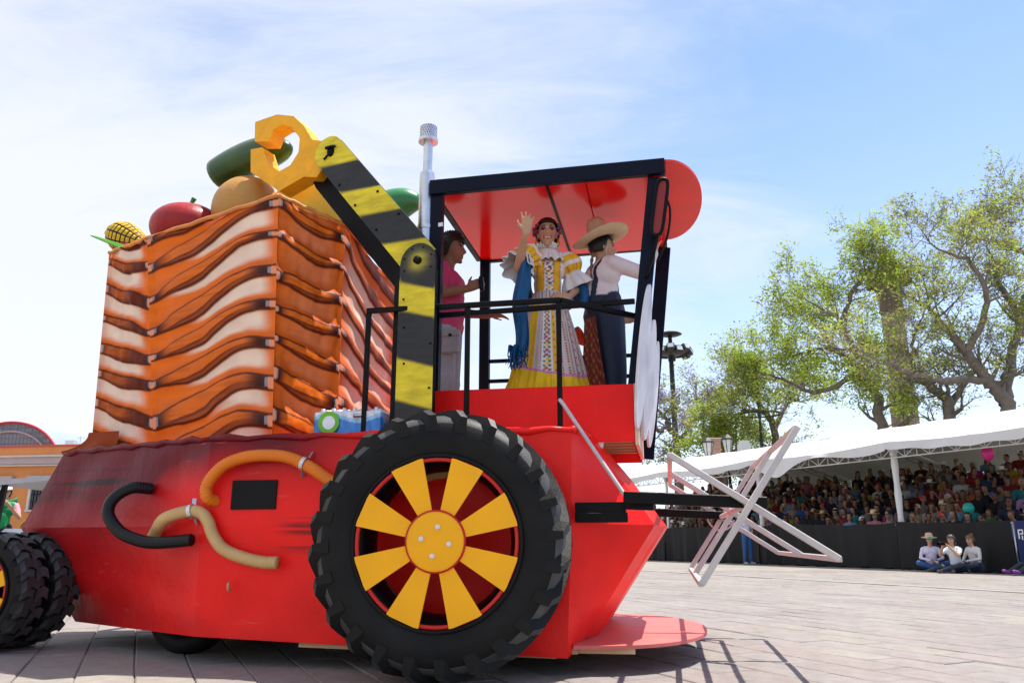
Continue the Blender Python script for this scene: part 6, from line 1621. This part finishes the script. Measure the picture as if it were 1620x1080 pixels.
def lantern(x, y, z0, lab):
    E_ = tag(empty('street_lantern', (x, y, 0)), lab, 'street lamp', 'street lanterns behind the tents')
    q = MB(); q.tube([(0, 0, 0), (0, 0, z0)], [.10, .06], 10); q.build('lamp_post', M_dkm, E_, True)
    q = MB(); q.lathe([(.14, z0), (.26, z0 + .70), (.26, z0 + .74), (.14, z0 + .02)], 6); q.build('lantern_glass', mat('frosted_lamp', (.55, .55, .5), .3) if 'frosted_lamp' not in bpy.data.materials else bpy.data.materials['frosted_lamp'], E_)
    q = MB(); q.lathe([(.33, z0 + .72), (.31, z0 + .80), (.15, z0 + .95), (.05, z0 + 1.02), (.06, z0 + 1.1), (.001, z0 + 1.2)], 6); q.build('lantern_roof', M_dkm, E_)
    q = MB()
    for k in range(6):
        a = 2 * PI * k / 6; q.tube([(.15 * math.cos(a), .15 * math.sin(a), z0), (.275 * math.cos(a), .275 * math.sin(a), z0 + .73)], .018, 5)
    q.lathe([(.16, z0 - .06), (.18, z0), (.06, z0)], 8); q.build('lantern_frame', M_dkm, E_)
lantern(9.90, 40, 4.85, 'black street lantern left of the stone pillar above the tent'); lantern(10.90, 40, 5.0, 'black street lantern right of the stone pillar above the tent')
PIL = tag(empty('stone_pillar', (10.5, 41, 0)), 'short reddish stone pillar between the two lanterns', 'pillar')
q = MB(); q.box((0, 0, 2.9), (.52, .52, 5.8), bev=.03); q.build('pillar_shaft', mat('red_stone', (.50, .30, .24), .9, .15, 3, .3, 10), PIL)
q = MB(); q.box((0, 0, 5.85), (.66, .66, .16), bev=.03); q.build('pillar_cap', bpy.data.materials['red_stone'], PIL)
q = MB(); q.box((0, 0, 5.3), (.58, .58, .10), bev=.03); q.build('pillar_band', bpy.data.materials['red_stone'], PIL)
PIL2 = tag(empty('white_pillar', (12.6, 43, 0)), 'small white pillar top just above the tent roof', 'pillar')
q = MB(); q.box((0, 0, 2.95), (.62, .5, 5.9), bev=.03); q.build('pillar_shaft', M_white, PIL2); q = MB(); q.box((0, 0, 5.95), (.5, .42, .2), bev=.05); q.build('pillar_cap', M_white, PIL2)

# ------------------------------------------------------------------ trees
M_bark = mat('tree_bark', (.17, .14, .118), .95, .35, 2.5, .6, 9)
def leafmat(name, c, c2, tr=.45):
    return mat(name, c, .6, .30, .9, 0, color2=c2, mixscale=.55, mixsharp=.5, trans=tr)
M_lg = leafmat('bright_leaf', (.40, .50, .06), (.30, .40, .05), .55); M_lo = leafmat('olive_leaf', (.40, .40, .12), (.32, .33, .09), .55); M_lp = leafmat('jacaranda_bloom', (.30, .24, .48), (.24, .19, .40)); M_ldk = leafmat('dark_leaf', (.05, .10, .02), (.07, .13, .03), .3); M_lrd = leafmat('rusty_pod', (.16, .085, .04), (.11, .06, .03), .2)
def tree(label, limbs, seed, leaf=(0, 1), dens=1.0, leafsize=.17, spread=.5, twig=3, bloom=0.0, bare=.15, r0=.35, cat='tree', sub_len=2.4, group='trees behind the tents', base=None):
    """limbs: list of (points, start radius, end radius) in world coordinates; side branches and leaf sprays grow on them"""
    rr = random.Random(seed); b = limbs[0][0][0]
    E_ = tag(empty('tree', (b[0], b[1], 0)), label, cat, group); org = Vector((b[0], b[1], 0))
    wood = MB(); tips = []
    def grow(p, d, L, r, lev):
        n = 4; path = [p]; q = p.copy(); dd = d.normalized()
        for i in range(n):
            dd = (dd + V(rr.gauss(0, .22), rr.gauss(0, .22), rr.gauss(.05, .16))).normalized(); q = q + dd * L / n; path.append(q.copy())
        wood.tube([x - org for x in path], [r * (1 - .75 * i / n) for i in range(n + 1)], 5 if lev < 2 else 4, caps=False)
        if lev >= twig:
            tips.append((path[-1], dd)); return
        for i in (2, 3, 4):
            for _ in range(2 if (rr.random() < .12 or i == 4) else 1):
                nd = (dd + V(rr.gauss(0, .75), rr.gauss(0, .75), rr.gauss(.12, .5))).normalized()
                grow(path[i], nd, L * rr.uniform(.5, .74), max(.012, r * (1 - .75 * i / n) * .62), lev + 1)
    for pts, ra, rb in limbs:
        path = spline(pts, 6); k = len(path)
        path = [p + V(rr.gauss(0, .05), rr.gauss(0, .05), rr.gauss(0, .05)) for p in path]
        wood.tube([x - org for x in path], [ra + (rb - ra) * (i / (k - 1)) for i in range(k)], 9, caps=False)
        for i in range(int(k * .35), k):
            t = i / (k - 1)
            if rr.random() < .58:
                dd = (path[min(i + 1, k - 1)] - path[i - 1]).normalized()
                nd = (dd * .6 + V(rr.gauss(0, .7), rr.gauss(0, .7), rr.gauss(.25, .5))).normalized()
                grow(path[i], nd, sub_len * rr.uniform(.6, 1.1) * (1 - .3 * t), max(.02, (ra + (rb - ra) * t) * .5), 1)
        grow(path[-1], (path[-1] - path[-3]), sub_len * .8, rb, 1)
    wood.build('trunk', M_bark, E_, True, fix=False)
    # leaf sprays: small pinnate leaves, several leaflets each
    N = 0; vs, fs, mi = [], [], []
    for p, d in tips:
        if rr.random() < bare: continue
        cl_ = rr.random(); kind = 2 if rr.random() < bloom else (0 if cl_ < .62 else 1)
        cnt = int(dens * rr.uniform(16, 40))
        ax_ = (d + V(rr.gauss(0, .3), rr.gauss(0, .3), rr.gauss(0, .3))).normalized()
        for _ in range(cnt):
            t_ = rr.uniform(-.5, 1.0) * spread * 1.4
            c = p + ax_ * t_ + V(rr.gauss(0, spread * .5), rr.gauss(0, spread * .5), rr.gauss(-.03, spread * .4)) - org
            a = V(rr.gauss(0, 1), rr.gauss(0, 1), rr.gauss(0, .6)).normalized(); s = leafsize * rr.uniform(.5, 1.4)
            bq = a.cross(V(rr.gauss(0, 1), rr.gauss(0, 1), rr.gauss(0, 1))).normalized() * s * .45; a = a * s
            o_ = len(vs); vs += [c - a, c + bq, c + a, c - bq]; fs.append((o_, o_ + 1, o_ + 2, o_ + 3)); mi.append(kind if rr.random() > .06 else 3)
    m_ = MB(); m_.v = [tuple(x) for x in vs]; m_.f = fs; m_.m = mi
    mats_ = [(M_lg, M_lo, M_ldk)[leaf[0]], (M_lg, M_lo, M_ldk)[leaf[1]], M_lp, M_lrd]
    tag(m_.build('crown', mats_, E_, fix=False), kind='stuff')
    return E_
TREES = []
W = Vector
def LM(*pts): return [W(p) for p in pts]
tree('largest sparse tree at the right edge with twisting dark limbs', [
    (LM((22.3, 36, 0), (22.5, 36, 3.4), (22.71, 36, 6.85), (22.01, 36, 8.03), (21.3, 36, 9.24)), .42, .22),
    (LM((22.71, 36, 6.85), (24.02, 37, 9.48), (25.35, 38, 11.66), (24.59, 38, 13.32)), .26, .12),
    (LM((22.01, 36, 8.03), (19.4, 35, 7.83), (17.5, 34, 7.91), (15.97, 33, 8.26)), .20, .07),
    (LM((21.3, 36, 9.24), (21.15, 37, 10.74), (20.91, 38, 11.99), (20.04, 38, 12.65)), .18, .07),
    (LM((25.35, 38, 11.66), (26.67, 38, 14.33), (26.33, 39, 15.6), (25.15, 39, 16.2)), .18, .06),
    (LM((26.67, 38, 14.33), (27.64, 38, 16.0), (27.53, 38, 17.2)), .13, .05),
    (LM((21.3, 36, 9.24), (21.93, 35, 11.41), (20.99, 34, 12.9), (19.92, 34, 13.52)), .17, .06)], 11, (1, 0), .50, .075, .26, 4, 0, .60, sub_len=2.4)
tree('bright green tree left of the stone column', [
    (LM((18.3, 40, 0), (18.39, 40, 3.69), (18.75, 40, 6.87), (18.68, 40, 8.18), (17.97, 40, 9.18)), .34, .18),
    (LM((17.97, 40, 9.18), (17.52, 41, 10.42), (16.54, 41, 10.77), (15.53, 42, 10.66)), .15, .06),
    (LM((18.68, 40, 8.18), (17.47, 39, 9.95), (16.41, 38, 11.33), (15.52, 38, 11.99)), .18, .06),
    (LM((17.97, 40, 9.18), (16.37, 42, 8.55), (15.07, 43, 9.45), (14.05, 43, 9.81)), .15, .05),
    (LM((16.41, 38, 11.33), (17.21, 38, 12.99), (17.96, 38, 13.99)), .13, .05)], 5, (0, 0), .65, .08, .28, 4, 0, .52, sub_len=2.4)
tree('dark-trunked forked tree in front of the stone column', [
    (LM((20.7, 38, 0), (20.71, 38, 3.54), (21.19, 38, 7.03), (20.83, 38, 7.81), (20.14, 38, 8.44)), .36, .18),
    (LM((21.19, 38, 7.03), (22.89, 39, 8.64), (23.44, 39, 9.13)), .20, .08),
    (LM((20.14, 38, 8.44), (20.15, 39, 9.62), (20.68, 39, 11.28)), .16, .06)], 23, (0, 1), .40, .075, .26, 4, 0, .85, sub_len=1.9)
tree('jacaranda with sparse violet bloom at the foot of the light mast', [
    (LM((10.4, 50, 0), (10.43, 50, 3.65), (10.47, 50, 6.79), (10.05, 50, 7.6), (9.71, 50, 8.5)), .28, .12),
    (LM((10.47, 50, 6.79), (11.69, 51, 8.14), (12.17, 51, 9.39)), .18, .07),
    (LM((10.05, 50, 8.0), (9.04, 49, 7.46), (8.9, 49, 8.65)), .14, .06),
    (LM((11.69, 51, 8.14), (12.76, 51, 8.97), (13.2, 51, 9.39)), .12, .05)], 31, (1, 0), .35, .085, .30, 4, .45, .55, sub_len=1.65)
tree('light green tree around the ring mast', [
    (LM((15.0, 46, 0), (15.08, 46, 4.13), (15.32, 46, 7.05), (14.85, 46, 8.17), (14.19, 46, 9.3)), .28, .12),
    (LM((15.32, 46, 7.05), (16.54, 47, 8.71), (17.33, 47, 9.1)), .16, .06),
    (LM((14.85, 46, 8.17), (13.44, 45, 8.01), (12.87, 45, 7.64)), .14, .05)], 47, (0, 1), .60, .08, .28, 4, 0, .50, sub_len=2.2)
tree('low yellowish green tree behind the lanterns', [
    (LM((12.1, 46, 0), (12.12, 46, 3.0), (12.4, 46, 4.9), (12.2, 46, 6.0)), .2, .09),
    (LM((12.4, 46, 4.9), (13.3, 47, 6.1)), .12, .06), (LM((12.4, 46, 4.9), (11.2, 46, 6.2)), .12, .06)], 53, (0, 0), 1.2, .095, .38, 3, 0, .1, sub_len=1.7)
# clipped shrubs seen in the gaps behind the stand
rb_ = random.Random(77)
def shrub(label, c, h, w, seed):
    rr = random.Random(seed); E_ = tag(empty('shrub', c), label, 'shrub', 'shrubs behind the stand')
    q = MB()
    for k in range(6):
        a = rr.uniform(0, 6.28); q.tube([(0, 0, 0), (.3 * math.cos(a), .3 * math.sin(a), h * .5), (.7 * w * math.cos(a), .5 * w * math.sin(a), h * .85)], [.06, .04, .015], 5, caps=False)
    q.build('stem', M_bark, E_, True, fix=False)
    q = MB(); vs, fs, mi = [], [], []
    for k in range(2600):
        d = V(rr.gauss(0, 1), rr.gauss(0, 1), rr.gauss(0, 1)).normalized() * rr.uniform(.6, 1.05) ** .6; lump = 1 + .22 * math.sin(d.x * 7 + seed) * math.sin(d.y * 6 + d.z * 5)
        c_ = V(d.x * w * lump, d.y * w * .8 * lump, h * .55 + d.z * h * .48 * lump); a = V(rr.gauss(0, 1), rr.gauss(0, 1), rr.gauss(0, 1)).normalized() * .11; b_ = a.cross(V(rr.gauss(0, 1), rr.gauss(0, 1), 1)).normalized() * .06
        o_ = len(vs); vs += [c_ - a, c_ + b_, c_ + a, c_ - b_]; fs.append((o_, o_ + 1, o_ + 2, o_ + 3)); mi.append(0 if rr.random() < .6 else 1)
    q.v = [tuple(x) for x in vs]; q.f = fs; q.m = mi; tag(q.build('leaves', [M_lg, M_lo], E_, fix=False), kind='stuff')
names = ['behind the float nose', 'seen left of the reel', 'seen through the reel', 'behind the stand at centre', 'left of the wrapped pole', 'right of the wrapped pole', 'at the right end of the stand', 'near the right photo edge']
for k in range(8):
    u = 19 - k * 2.55
    shrub('leafy green shrub ' + names[k] + ', beyond the back row', st(u, 12.8 + rb_.uniform(-.4, .6)), rb_.uniform(3.4, 4.4), rb_.uniform(1.3, 1.7), 100 + k)
